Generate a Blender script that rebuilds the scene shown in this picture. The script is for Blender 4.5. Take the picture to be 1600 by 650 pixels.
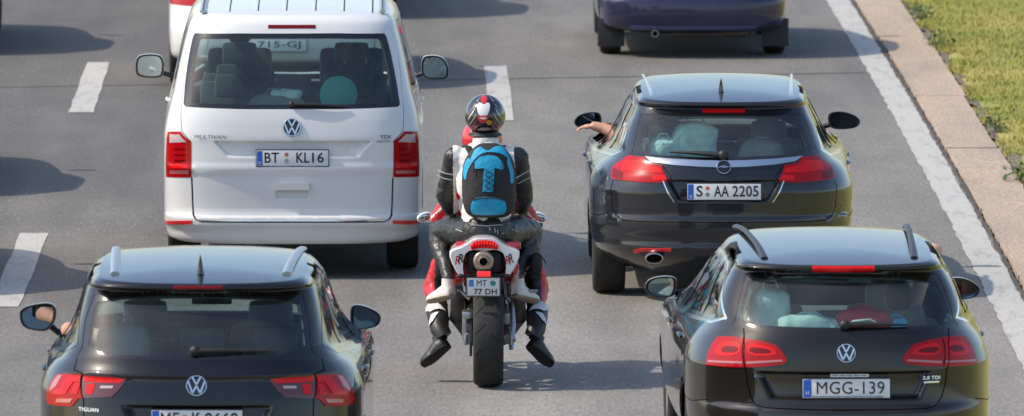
import bpy, bmesh, math, random
import numpy as np
from mathutils import Vector, Matrix
from mathutils.geometry import delaunay_2d_cdt

for o in list(bpy.data.objects): bpy.data.objects.remove(o)
SC = bpy.context.scene
COL = SC.collection
random.seed(4)
R = math.radians

# ------------------------------------------------------------------ camera, sky, sun, exposure
F_PX, CAM_H, PITCH = 17936.0, 7.58, math.atan(1525.0 / 17936.0)   # 400 mm lens on a motorway bridge
cam = bpy.data.cameras.new('camera'); cam_o = bpy.data.objects.new('camera', cam); COL.objects.link(cam_o)
cam.sensor_width = 36.0; cam.lens = F_PX / 1600.0 * 36.0
cam.clip_start = 0.5; cam.clip_end = 6000
cam_o.location = (0, 0, CAM_H); cam_o.rotation_euler = (math.pi / 2 - PITCH, 0, 0)
cam.dof.use_dof = True; cam.dof.focus_distance = 77.0; cam.dof.aperture_fstop = 7.1
SC.camera = cam_o

SUN_EL, SUN_AZ = R(46), R(-94)            # azimuth from +Y (down the road) turning to +X: low-left, a touch behind the camera
world = bpy.data.worlds.new('World'); SC.world = world; world.use_nodes = True
wn = world.node_tree; wn.nodes.clear()
sky = wn.nodes.new('ShaderNodeTexSky'); sky.sky_type = 'NISHITA'; sky.sun_disc = False
sky.sun_elevation = SUN_EL; sky.sun_rotation = SUN_AZ
sky.air_density = 1.0; sky.dust_density = 1.6; sky.ozone_density = 1.0
bg = wn.nodes.new('ShaderNodeBackground'); bg.inputs['Strength'].default_value = 0.15
wo = wn.nodes.new('ShaderNodeOutputWorld')
wn.links.new(sky.outputs[0], bg.inputs[0]); wn.links.new(bg.outputs[0], wo.inputs[0])
sun = bpy.data.lights.new('sun', 'SUN'); sun_o = bpy.data.objects.new('sun', sun); COL.objects.link(sun_o)
sun.energy = 2.9; sun.angle = R(0.6); sun.color = (1.0, 0.91, 0.77)
sdir = Vector((math.sin(SUN_AZ) * math.cos(SUN_EL), math.cos(SUN_AZ) * math.cos(SUN_EL), math.sin(SUN_EL)))
sun_o.rotation_euler = sdir.to_track_quat('Z', 'Y').to_euler(); sun_o.location = sdir * 60
SC.view_settings.view_transform = 'Standard'; SC.view_settings.look = 'None'
SC.view_settings.gamma = 1.0; SC.view_settings.use_curve_mapping = False
SC.view_settings.exposure = 0.5
SC.render.engine = 'CYCLES'
SC.cycles.use_denoising = True
SC.cycles.max_bounces = 10; SC.cycles.transparent_max_bounces = 24
SC.cycles.caustics_reflective = False; SC.cycles.caustics_refractive = False

# ------------------------------------------------------------------ small helpers
def ray(px, py):
    """direction through a pixel of the 1600x650 photograph"""
    c = Vector(((px - 800) / F_PX, -(py - 325) / F_PX, -1.0))
    return (cam_o.rotation_euler.to_matrix() @ c)
def road_x(Y):                                   # the carriageway bends gently to the left
    t = Y - 100.0
    return -0.00987 * t - 0.5 * t * t / 3709.0
def heading(Y): return -0.00987 - (Y - 100.0) / 3709.0
def tag(o, label=None, cat=None, group=None, kind=None):
    if label: o['label'] = label
    if cat: o['category'] = cat
    if group: o['group'] = group
    if kind: o['kind'] = kind
    return o
def mesh_obj(name, verts, faces, mat=None, parent=None, smooth=True, angle=None, normals=None, mats=None, fmat=None):
    me = bpy.data.meshes.new(name)
    me.from_pydata([tuple(v) for v in verts], [], [tuple(f) for f in faces])
    if mats:
        for m in mats: me.materials.append(m)
        if fmat is not None: me.polygons.foreach_set('material_index', fmat)
    elif mat: me.materials.append(mat)
    me.update()
    if smooth:
        me.shade_smooth()
        if angle: me.set_sharp_from_angle(angle=R(angle))
        if normals is not None:
            me.normals_split_custom_set_from_vertices([tuple(n) for n in normals])
    o = bpy.data.objects.new(name, me); COL.objects.link(o)
    if parent: o.parent = parent
    return o
def empty(name, loc=(0, 0, 0), rz=0.0):
    o = bpy.data.objects.new(name, None); COL.objects.link(o)
    o.location = loc; o.rotation_euler = (0, 0, rz); o.empty_display_size = 0.3
    return o
class MB:
    """collects shapes, builds ONE mesh object"""
    def __init__(s): s.v = []; s.f = []
    def add(s, vs, fs):
        b = len(s.v); s.v += [Vector(v) for v in vs]; s.f += [tuple(i + b for i in f) for f in fs]; return s
    def box(s, c, d, rot=None, bev=0.0):
        c = Vector(c); hx, hy, hz = d[0] / 2, d[1] / 2, d[2] / 2
        if bev > 0:
            bm = bmesh.new(); bmesh.ops.create_cube(bm, size=1.0)
            for v in bm.verts: v.co = Vector((v.co.x * d[0], v.co.y * d[1], v.co.z * d[2]))
            bmesh.ops.bevel(bm, geom=list(bm.edges), offset=min(bev, 0.49 * min(d)), segments=2, affect='EDGES', profile=0.6)
            vs = [v.co.copy() for v in bm.verts]; bm.verts.index_update()
            fs = [[v.index for v in f.verts] for f in bm.faces]; bm.free()
        else:
            vs = [Vector((x * hx, y * hy, z * hz)) for x in (-1, 1) for y in (-1, 1) for z in (-1, 1)]
            fs = [(0, 1, 3, 2), (4, 6, 7, 5), (0, 4, 5, 1), (2, 3, 7, 6), (0, 2, 6, 4), (1, 5, 7, 3)]
        if rot is not None: vs = [rot @ v for v in vs]
        return s.add([c + v for v in vs], fs)
    def tube(s, pts, r, n=8, cap=True, flat=1.0):
        pts = [Vector(p) for p in pts]; rs = r if isinstance(r, (list, tuple)) else [r] * len(pts)
        vs = []; fs = []; up = None
        for i, p in enumerate(pts):
            t = (pts[min(i + 1, len(pts) - 1)] - pts[max(i - 1, 0)]).normalized()
            if up is None:
                up = Vector((0, 0, 1)) if abs(t.z) < 0.9 else Vector((0, 1, 0))
            sd = t.cross(up).normalized(); up = sd.cross(t).normalized()
            for k in range(n):
                a = 2 * math.pi * k / n
                vs.append(p + sd * math.cos(a) * rs[i] + up * math.sin(a) * rs[i] * flat)
        for i in range(len(pts) - 1):
            for k in range(n):
                fs.append((i * n + k, i * n + (k + 1) % n, (i + 1) * n + (k + 1) % n, (i + 1) * n + k))
        if cap:
            fs.append(tuple(reversed(range(n)))); fs.append(tuple((len(pts) - 1) * n + k for k in range(n)))
        return s.add(vs, fs)
    def lathe(s, prof, c, axis='X', n=32, closed=False):
        """prof: (radius, offset along axis)"""
        c = Vector(c); vs = []; fs = []
        for k in range(n):
            a = 2 * math.pi * k / n
            for (r, h) in prof:
                p = {'X': Vector((h, r * math.cos(a), r * math.sin(a))), 'Y': Vector((r * math.cos(a), h, r * math.sin(a))),
                     'Z': Vector((r * math.cos(a), r * math.sin(a), h))}[axis]
                vs.append(c + p)
        m = len(prof)
        for k in range(n):
            for j in range(m - 1 + (1 if closed else 0)):
                fs.append((k * m + j, k * m + (j + 1) % m, ((k + 1) % n) * m + (j + 1) % m, ((k + 1) % n) * m + j))
        return s.add(vs, fs)
    def ell(s, c, r, rot=None, nu=16, nv=10, e=1.0):
        """(super)ellipsoid"""
        c = Vector(c); vs = []; fs = []
        pw = lambda x: math.copysign(abs(x) ** e, x)
        for j in range(nv + 1):
            ph = -math.pi / 2 + math.pi * j / nv
            for k in range(nu):
                a = 2 * math.pi * k / nu
                v = Vector((r[0] * pw(math.cos(ph)) * pw(math.cos(a)), r[1] * pw(math.cos(ph)) * pw(math.sin(a)), r[2] * pw(math.sin(ph))))
                vs.append(c + (rot @ v if rot is not None else v))
        for j in range(nv):
            for k in range(nu):
                fs.append((j * nu + k, j * nu + (k + 1) % nu, (j + 1) * nu + (k + 1) % nu, (j + 1) * nu + k))
        return s.add(vs, fs)
    def prism(s, poly, d, M=None):
        """poly in (x,z), extruded along +y by d, placed with matrix M"""
        n = len(poly); vs = [Vector((x, 0, z)) for x, z in poly] + [Vector((x, d, z)) for x, z in poly]
        if M is not None: vs = [M @ v for v in vs]
        fs = [tuple(range(n)), tuple(reversed(range(n, 2 * n)))] + [(i, i + n, (i + 1) % n + n, (i + 1) % n) for i in range(n)]
        return s.add(vs, fs)
    def loft(s, rings, cap=True):
        n = len(rings[0]); vs = [v for r in rings for v in r]; fs = []
        for i in range(len(rings) - 1):
            for k in range(n):
                fs.append((i * n + k, i * n + (k + 1) % n, (i + 1) * n + (k + 1) % n, (i + 1) * n + k))
        if cap: fs.append(tuple(reversed(range(n)))); fs.append(tuple((len(rings) - 1) * n + k for k in range(n)))
        return s.add(vs, fs)
    def build(s, name, mat, parent=None, angle=40, M=None):
        v = s.v if M is None else [M @ p for p in s.v]
        o = mesh_obj(name, v, s.f, mat, parent, True, angle)
        bm = bmesh.new(); bm.from_mesh(o.data); bmesh.ops.recalc_face_normals(bm, faces=bm.faces); bm.to_mesh(o.data); bm.free()
        return o

# ------------------------------------------------------------------ materials
MATS = {}
def new_mat(name):
    m = bpy.data.materials.new(name); m.use_nodes = True; MATS[name] = m
    return m, m.node_tree, m.node_tree.nodes['Principled BSDF']
def P(name, col, rough=0.5, metal=0.0, coat=0.0, emit=0.0, spec=0.5, noise=0.0, nscale=30.0, bump=0.0, bscale=80.0, trans=0.0, croughness=0.04):
    m, t, b = new_mat(name)
    b.inputs['Base Color'].default_value = (*col, 1); b.inputs['Roughness'].default_value = rough
    b.inputs['Metallic'].default_value = metal; b.inputs['Coat Weight'].default_value = coat
    b.inputs['Coat Roughness'].default_value = croughness; b.inputs['Specular IOR Level'].default_value = spec
    b.inputs['Transmission Weight'].default_value = trans
    if emit: b.inputs['Emission Color'].default_value = (*col, 1); b.inputs['Emission Strength'].default_value = emit
    if noise or bump:
        tc = t.nodes.new('ShaderNodeTexCoord')
    if noise:
        n = t.nodes.new('ShaderNodeTexNoise'); n.inputs['Scale'].default_value = nscale; n.inputs['Detail'].default_value = 6
        r = t.nodes.new('ShaderNodeMapRange'); r.inputs['To Min'].default_value = 1 - noise; r.inputs['To Max'].default_value = 1 + noise
        r.inputs['From Min'].default_value = 0.3; r.inputs['From Max'].default_value = 0.7
        x = t.nodes.new('ShaderNodeMix'); x.data_type = 'RGBA'; x.blend_type = 'MULTIPLY'; x.inputs[0].default_value = 1
        x.inputs[6].default_value = (*col, 1)
        t.links.new(tc.outputs['Object'], n.inputs['Vector']); t.links.new(n.outputs[0], r.inputs[0]); t.links.new(r.outputs[0], x.inputs[7])
        t.links.new(x.outputs[2], b.inputs['Base Color'])
    if bump:
        n2 = t.nodes.new('ShaderNodeTexNoise'); n2.inputs['Scale'].default_value = bscale; n2.inputs['Detail'].default_value = 4
        bp = t.nodes.new('ShaderNodeBump'); bp.inputs['Strength'].default_value = bump; bp.inputs['Distance'].default_value = 0.01
        t.links.new(tc.outputs['Object'], n2.inputs['Vector']); t.links.new(n2.outputs[0], bp.inputs['Height']); t.links.new(bp.outputs[0], b.inputs['Normal'])
    return m
def paint(name, col, metal=0.0, rough=0.35, dust=(0.30, 0.27, 0.23), amount=0.10):
    """car paint with clear coat and a thin uneven film of road dust, thicker low on the body"""
    m, t, b = new_mat(name)
    b.inputs['Metallic'].default_value = metal; b.inputs['Coat Weight'].default_value = 1.0
    b.inputs['Coat Roughness'].default_value = 0.035; b.inputs['Specular IOR Level'].default_value = 0.12
    tc = t.nodes.new('ShaderNodeTexCoord'); n = t.nodes.new('ShaderNodeTexNoise')
    n.inputs['Scale'].default_value = 3.5; n.inputs['Detail'].default_value = 9; n.inputs['Roughness'].default_value = 0.65
    sp = t.nodes.new('ShaderNodeSeparateXYZ')
    zr = t.nodes.new('ShaderNodeMapRange'); zr.inputs['From Min'].default_value = 0.25; zr.inputs['From Max'].default_value = 1.1
    zr.inputs['To Min'].default_value = 1.9; zr.inputs['To Max'].default_value = 0.55
    mu = t.nodes.new('ShaderNodeMath'); mu.operation = 'MULTIPLY'; mu2 = t.nodes.new('ShaderNodeMath'); mu2.operation = 'MULTIPLY'; mu2.inputs[1].default_value = amount * 2
    mx = t.nodes.new('ShaderNodeMix'); mx.data_type = 'RGBA'; mx.inputs[6].default_value = (*col, 1); mx.inputs[7].default_value = (*dust, 1)
    rr = t.nodes.new('ShaderNodeMapRange'); rr.inputs['To Min'].default_value = rough; rr.inputs['To Max'].default_value = 0.8
    cr = t.nodes.new('ShaderNodeMapRange'); cr.inputs['To Min'].default_value = 0.03; cr.inputs['To Max'].default_value = 0.35
    L = t.links.new
    L(tc.outputs['Object'], n.inputs['Vector']); L(tc.outputs['Object'], sp.inputs[0]); L(sp.outputs['Z'], zr.inputs[0])
    L(n.outputs[0], mu.inputs[0]); L(zr.outputs[0], mu.inputs[1]); L(mu.outputs[0], mu2.inputs[0])
    L(mu2.outputs[0], mx.inputs[0]); L(mx.outputs[2], b.inputs['Base Color'])
    L(mu2.outputs[0], rr.inputs[0]); L(rr.outputs[0], b.inputs['Roughness']); L(mu2.outputs[0], cr.inputs[0]); L(cr.outputs[0], b.inputs['Coat Roughness'])
    return m
def glass(name, tint, gloss=1.0, dust=.012):
    m, t, b = new_mat(name); t.nodes.remove(b)
    out = t.nodes['Material Output']; tr = t.nodes.new('ShaderNodeBsdfTransparent'); tr.inputs[0].default_value = (*tint, 1)
    gl = t.nodes.new('ShaderNodeBsdfGlossy'); gl.inputs['Roughness'].default_value = 0.02; gl.inputs['Color'].default_value = (gloss, gloss, gloss, 1)
    fr = t.nodes.new('ShaderNodeFresnel'); fr.inputs['IOR'].default_value = 1.6
    mx = t.nodes.new('ShaderNodeMixShader')
    ge = t.nodes.new('ShaderNodeNewGeometry'); ir = t.nodes.new('ShaderNodeMapRange'); ir.inputs['To Min'].default_value = 1.6; ir.inputs['To Max'].default_value = 1 / 1.6   # thin pane: same reflection from both sides
    t.links.new(ge.outputs['Backfacing'], ir.inputs[0]); t.links.new(ir.outputs[0], fr.inputs['IOR'])
    t.links.new(fr.outputs[0], mx.inputs[0]); t.links.new(tr.outputs[0], mx.inputs[1]); t.links.new(gl.outputs[0], mx.inputs[2])
    df = t.nodes.new('ShaderNodeBsdfDiffuse'); df.inputs[0].default_value = (.45, .46, .46, 1); m2 = t.nodes.new('ShaderNodeMixShader')   # uneven dust film that also paints a reflection haze onto the pane
    tc = t.nodes.new('ShaderNodeTexCoord'); nz = t.nodes.new('ShaderNodeTexNoise'); nz.inputs['Scale'].default_value = 2.6; nz.inputs['Detail'].default_value = 6
    rg = t.nodes.new('ShaderNodeMapRange'); rg.inputs['From Min'].default_value = .35; rg.inputs['From Max'].default_value = .7; rg.inputs['To Min'].default_value = dust * .2; rg.inputs['To Max'].default_value = dust * 2
    t.links.new(tc.outputs['Object'], nz.inputs['Vector']); t.links.new(nz.outputs[0], rg.inputs[0]); t.links.new(rg.outputs[0], m2.inputs[0])
    t.links.new(mx.outputs[0], m2.inputs[1]); t.links.new(df.outputs[0], m2.inputs[2]); t.links.new(m2.outputs[0], out.inputs[0])
    return m

paint('white_paint', (0.74, 0.74, 0.735), 0, 0.4, (0.42, 0.38, 0.33), 0.10)
paint('black_paint', (0.0035, 0.0038, 0.0055), 0.0, 0.3, (0.16, 0.155, 0.16), 0.014)
paint('charcoal_paint', (0.017, 0.0185, 0.024), 0.35, 0.30, (0.18, 0.18, 0.19), 0.018)
paint('brown_black_paint', (0.0125, 0.0100, 0.0088), 0.3, 0.30, (0.22, 0.19, 0.165), 0.028)
paint('lip_blue', (0.07, 0.085, 0.22), 0.2, 0.32, (0.25, 0.22, 0.22), 0.03)  # lighter blue: the sky caught by the bumper lip is put into the colour
paint('blue_paint', (0.014, 0.015, 0.062), 0.2, 0.32, (0.25, 0.22, 0.22), 0.05)
paint('silver_paint', (0.45, 0.45, 0.46), 0.4, 0.32, (0.35, 0.32, 0.29), 0.06)
P('black_plastic', (0.018, 0.018, 0.019), 0.55, noise=0.2, nscale=12)
P('gloss_black', (0.008, 0.008, 0.009), 0.12, coat=0.6)
P('rubber', (0.022, 0.021, 0.020), 0.85, noise=0.25, nscale=25, bump=0.3, bscale=120)
P('gap', (0.006, 0.006, 0.006), 0.9)
P('underbody', (0.012, 0.012, 0.012), 0.9, noise=0.3)
P('trim', (0.11, 0.11, 0.115), 0.85)
P('seat_cloth', (0.09, 0.095, 0.10), 0.95, noise=0.2, nscale=60)
P('seat_beige', (0.30, 0.27, 0.22), 0.9)
P('chrome', (0.75, 0.76, 0.78), 0.12, 1.0)
P('alu', (0.48, 0.49, 0.51), 0.32, 1.0)
P('silver_rail', (0.56, 0.58, 0.60), 0.38, 0.9)
P('dark_rail', (0.045, 0.047, 0.052), 0.45, 0.4)
P('rim', (0.42, 0.42, 0.43), 0.35, 0.9)
P('steel_dark', (0.09, 0.085, 0.08), 0.45, 0.8, noise=0.3)
P('red_lens', (0.40, 0.002, 0.005), 0.22, coat=0.25, spec=0.2, noise=0.10, nscale=9)
P('red_lens_bright', (0.70, 0.008, 0.008), 0.2, coat=0.25, spec=0.2)
P('red_lens_dark', (0.17, 0.001, 0.003), 0.2, coat=0.3, spec=0.2)
P('clear_lens', (0.55, 0.42, 0.41), 0.15, coat=1.0)
P('pink_lens', (0.48, 0.13, 0.125), 0.2, coat=1.0)
P('smoke_lens', (0.10, 0.012, 0.014), 0.18, coat=1.0)
P('reflector_red', (0.75, 0.012, 0.012), 0.3, coat=0.8, noise=0.15, nscale=60)
P('plate_white', (0.70, 0.71, 0.72), 0.45, noise=0.05, nscale=14)
P('plate_black', (0.012, 0.012, 0.014), 0.5)
P('plate_blue', (0.02, 0.12, 0.50), 0.45)
P('seal_red', (0.62, 0.13, 0.05), 0.5)
P('seal_green', (0.16, 0.28, 0.12), 0.5)
P('seal_grey', (0.34, 0.36, 0.33), 0.5)
P('seal_yellow', (0.55, 0.40, 0.05), 0.5)
P('mirror_glass', (0.40, 0.47, 0.48), 0.02, 1.0)
glass('glass_clear', (0.80, 0.88, 0.86))
glass('glass_privacy', (0.58, 0.77, 0.745), dust=.026)
glass('glass_tint', (0.74, 0.88, 0.86))
M_ = MATS

# ------------------------------------------------------------------ lettering and badges
_TXT = {}
def text_mesh(s, w=None, h=0.075, d=0.0015, shear=0.0, bold=0.0):
    """letters as one mesh, lower left at origin in the xz plane facing -y"""
    cu = bpy.data.curves.new('lettering', 'FONT'); cu.body = s; cu.size = 1.0; cu.extrude = 0.0; cu.shear = shear
    cu.resolution_u = 3; cu.offset = 0.0 if 'M' in s else bold; cu.space_character = 1.04
    o = bpy.data.objects.new('lettering', cu); COL.objects.link(o)
    dg = bpy.context.evaluated_depsgraph_get(); me = bpy.data.meshes.new_from_object(o.evaluated_get(dg))
    bpy.data.objects.remove(o); bpy.data.curves.remove(cu)
    vs = [v.co.copy() for v in me.vertices]; fs = [list(p.vertices) for p in me.polygons]
    bpy.data.meshes.remove(me)
    x0 = min(v.x for v in vs); x1 = max(v.x for v in vs); y0 = min(v.y for v in vs); y1 = max(v.y for v in vs)
    kz = h / (y1 - y0); kx = kz if w is None else w / (x1 - x0)
    return [Vector(((v.x - x0) * kx, -d, (v.y - y0) * kz)) for v in vs], fs, (x1 - x0) * kx
def lettering(s, cx, cz, w, h, mat, parent, M, d=0.002, shear=0.0, name='lettering'):
    vs, fs, tw = text_mesh(s, w, h, d, shear, .014)
    n = len(vs)
    vs = [M @ (v + Vector((cx - tw / 2, 0, cz - h / 2))) for v in vs]
    return mesh_obj(name, vs, fs, mat, parent, False)
def ring_poly(r0, r1, n=28):
    vs = []; fs = []
    return r0, r1, n
def badge(kind, M, r, parent):
    """round car maker's badge in chrome on a black disc; M maps (x, -y out, z)"""
    b = MB(); b.lathe([(0, 0.002), (r * 0.97, 0.002), (r, 0.006)], (0, 0, 0), 'Y', 28)
    disc = b.build('badge', M_['gloss_black'] if kind == 'vw' else M_['charcoal_paint'], parent, 40, M)
    m = MB()
    m.lathe([(r * 0.88, -0.001), (r * 0.91, -0.006), (r * 0.97, -0.006), (r * 1.02, -0.001), (r * 1.02, 0.004), (r * .88, .004)], (0, 0, 0), 'Y', 32, True)
    def stroke(pts, w):
        for a, c in zip(pts[:-1], pts[1:]):
            a = Vector((a[0] * r, 0, a[1] * r)); c = Vector((c[0] * r, 0, c[1] * r)); t = (c - a); L = t.length
            ang = math.atan2(t.z, t.x)
            m.box((a + c) / 2 + Vector((0, -0.003, 0)), (L + w * r * 0.6, 0.006, w * r), Matrix.Rotation(-ang, 3, 'Y'))
    if kind == 'vw':
        stroke([(-0.38, 0.80), (0.0, 0.10), (0.38, 0.80)], 0.15)
        stroke([(-0.80, 0.42), (-0.36, -0.72), (0.0, 0.00), (0.36, -0.72), (0.80, 0.42)], 0.15)
    else:
        m.prism([(-1.15 * r, -.10 * r), (.10 * r, -.02 * r), (-.30 * r, -.26 * r), (-.05 * r, -.16 * r), (1.15 * r, .10 * r), (-.10 * r, .02 * r), (.30 * r, .26 * r), (.0 * r, .18 * r)], 0.005, Matrix.Translation((0, -0.007, 0)))
    m.build('emblem', M_['chrome'], disc, 30, M)
    return disc
def number_plate(M, parent, w=0.52, h=0.112, draw=None, holder=True):
    b = MB(); b.box((0, 0.006, 0), (w + 0.012, 0.010, h + 0.016), None, 0.004)
    pl = b.build('number_plate', M_['black_plastic'], parent, 30, M)
    f = MB(); f.box((0, 0, 0), (w, 0.004, h), None, 0.0015); f.build('plate_face', M_['plate_white'], pl, 30, M)
    draw(pl, M, w, h)
    return pl
def plate_quad(x0, x1, z0, z1, mat, parent, M, name, d=0.0032):
    return mesh_obj(name, [M @ Vector(p) for p in ((x0, -d, z0), (x1, -d, z0), (x1, -d, z1), (x0, -d, z1))], [(0, 1, 2, 3)], mat, parent, False)
def plate_disc(x, z, r, mat, parent, M, name='seal', d=0.0034):
    n = 14
    return mesh_obj(name, [M @ Vector((x + r * math.cos(2 * math.pi * k / n), -d, z + r * math.sin(2 * math.pi * k / n))) for k in range(n)], [tuple(range(n))], mat, parent, False)

# ------------------------------------------------------------------ car body surface
def smooth(a, b, x):
    t = np.clip((x - a) / (b - a), 0, 1); return t * t * (3 - 2 * t)
class Surf:
    """car skin. local axes: x right, y forward (0 = rearmost point), z up.
    u in [-3,3] runs round the plan (0 = rear centre, +-1..2 the flanks, +-3 front centre); v is the height, above ztop it runs in over the roof"""
    def __init__(s, rows, Lf, lift, belt, crown, spine, pf=2.6, bulge=0.012, disp=None, taper=(.03, .12), ym=2.5):
        s.tap = taper; s.ym = ym
        s.rows = np.array(rows, float)          # z, half width, y rear, corner length, crown, exponent, y front
        s.z = s.rows[:, 0]; s.ztop = s.z[-1]; s.z0 = s.z[0]
        s.Lf = Lf; s.lift = lift; s.belt = belt; s.crown = crown; s.spine = spine; s.pf = pf; s.bulge = bulge; s.disp = disp
        y = s.rows[:, 1:]; h = np.diff(s.z)[:, None]; dl = np.diff(y, axis=0) / h
        m = np.zeros_like(y); m[0] = dl[0]; m[-1] = dl[-1]
        for i in range(1, len(y) - 1):
            a, b = dl[i - 1], dl[i]
            with np.errstate(all='ignore'):
                hm = 2 * a * b / (a + b)
            m[i] = np.where(a * b > 0, hm, 0)
        s.m = m
    def row(s, v):
        v = np.clip(v, s.z0, s.ztop); i = np.clip(np.searchsorted(s.z, v, 'right') - 1, 0, len(s.z) - 2)
        h = s.z[i + 1] - s.z[i]; t = ((v - s.z[i]) / h)[..., None]; h = h[..., None]
        y = s.rows[:, 1:]
        return ((2 * t**3 - 3 * t**2 + 1) * y[i] + (t**3 - 2 * t**2 + t) * h * s.m[i] + (-2 * t**3 + 3 * t**2) * y[i + 1] + (t**3 - t**2) * h * s.m[i + 1])
    def base(s, u, v):
        q = s.row(v); w, yr, L, cr, p, yf = [q[..., k] for k in range(6)]
        a = np.abs(u); sg = np.sign(u)
        ph = np.clip(a, 0, 1) * np.pi / 2; sn, cs = np.sin(ph), np.cos(ph)
        r = (np.maximum(sn, 1e-9)**p + np.maximum(cs, 1e-9)**p)**(-1 / p)
        xr = w * r * sn; yrr = yr + L * (1 - r * cs) + cr * (r * sn)**2
        y0 = yr + L + cr; y1 = yf - s.Lf; t = np.clip(a - 1, 0, 1)
        xs = w * (1 + s.bulge * np.sin(np.pi * t)**2); ys = y0 + (y1 - y0) * t
        ph = (1 - np.clip(a - 2, 0, 1)) * np.pi / 2; sn, cs = np.sin(ph), np.cos(ph); pf = s.pf
        r = (np.maximum(sn, 1e-9)**pf + np.maximum(cs, 1e-9)**pf)**(-1 / pf)
        xf = w * r * sn; yff = yf - s.Lf * (1 - r * cs)
        x = np.where(a <= 1, xr, np.where(a <= 2, xs, xf)) * sg
        y = np.where(a <= 1, yrr, np.where(a <= 2, ys, yff))
        x = x * (1 - np.interp(v, (s.belt - .22, s.belt + .04, s.ztop), (s.tap[0], s.tap[1], s.tap[2] if len(s.tap) > 2 else s.tap[1])) * np.clip((s.ym - y) / s.ym, 0, 1)**1.7)
        z = v + s.lift(y) * smooth(s.belt, s.ztop, v)
        if s.disp is not None: y = y + np.where(a < 0.62, s.disp(x, z), 0)
        return x, y, z
    def __call__(s, u, v):
        u = np.asarray(u, float); v = np.asarray(v, float)
        k = np.clip(v - s.ztop, 0, 1); x, y, z = s.base(u, np.minimum(v, s.ztop))
        yc = np.clip(y, s.spine[0], s.spine[1]); y2 = y + (yc - y) * k
        x = x * (1 - k); z = z + (s.lift(y2) - s.lift(y)) * (k > 0) + s.crown * (1 - (1 - k)**2)
        return np.stack([x, y2, z], -1)
    def normal(s, u, v):
        e = 2e-3
        du = s(u + e, v) - s(u - e, v); dv = s(u, v + e) - s(u, v - e)
        n = np.cross(du, dv); l = np.linalg.norm(n, axis=-1, keepdims=True)
        return n / np.maximum(l, 1e-9)
def Um(u):
    a = np.abs(u); return np.sign(u) * np.where(a <= 1, a * 1.15, np.where(a <= 2, 1.15 + (a - 1) * 3.0, 4.15 + (a - 2) * 1.3))
def Ui(U):
    a = np.abs(U); return np.sign(U) * np.where(a <= 1.15, a / 1.15, np.where(a <= 4.15, 1 + (a - 1.15) / 3.0, 2 + (a - 4.15) / 1.3))
def chaikin(p, n=2, keep=0.25):
    for _ in range(n):
        q = []
        for i in range(len(p)):
            a, b = np.array(p[i]), np.array(p[(i + 1) % len(p)])
            q += [a + (b - a) * keep, b - (b - a) * keep]
        p = q
    return p
def densify(p, step=0.03, closed=True):
    out = []
    n = len(p)
    for i in range(n if closed else n - 1):
        a, b = np.array(p[i]), np.array(p[(i + 1) % n]); k = max(1, int(np.ceil(np.linalg.norm(b - a) / step)))
        out += [a + (b - a) * j / k for j in range(k)]
    if not closed: out.append(np.array(p[-1]))
    return out
def in_poly(pts, poly):
    x, y = pts[:, 0], pts[:, 1]; c = np.zeros(len(pts), bool); P_ = np.asarray(poly); j = len(P_) - 1
    for i in range(len(P_)):
        xi, yi = P_[i]; xj, yj = P_[j]
        if yi != yj:
            c ^= ((yi > y) != (yj > y)) & (x < (xj - xi) * (y - yi) / (yj - yi) + xi)
        j = i
    return c

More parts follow.
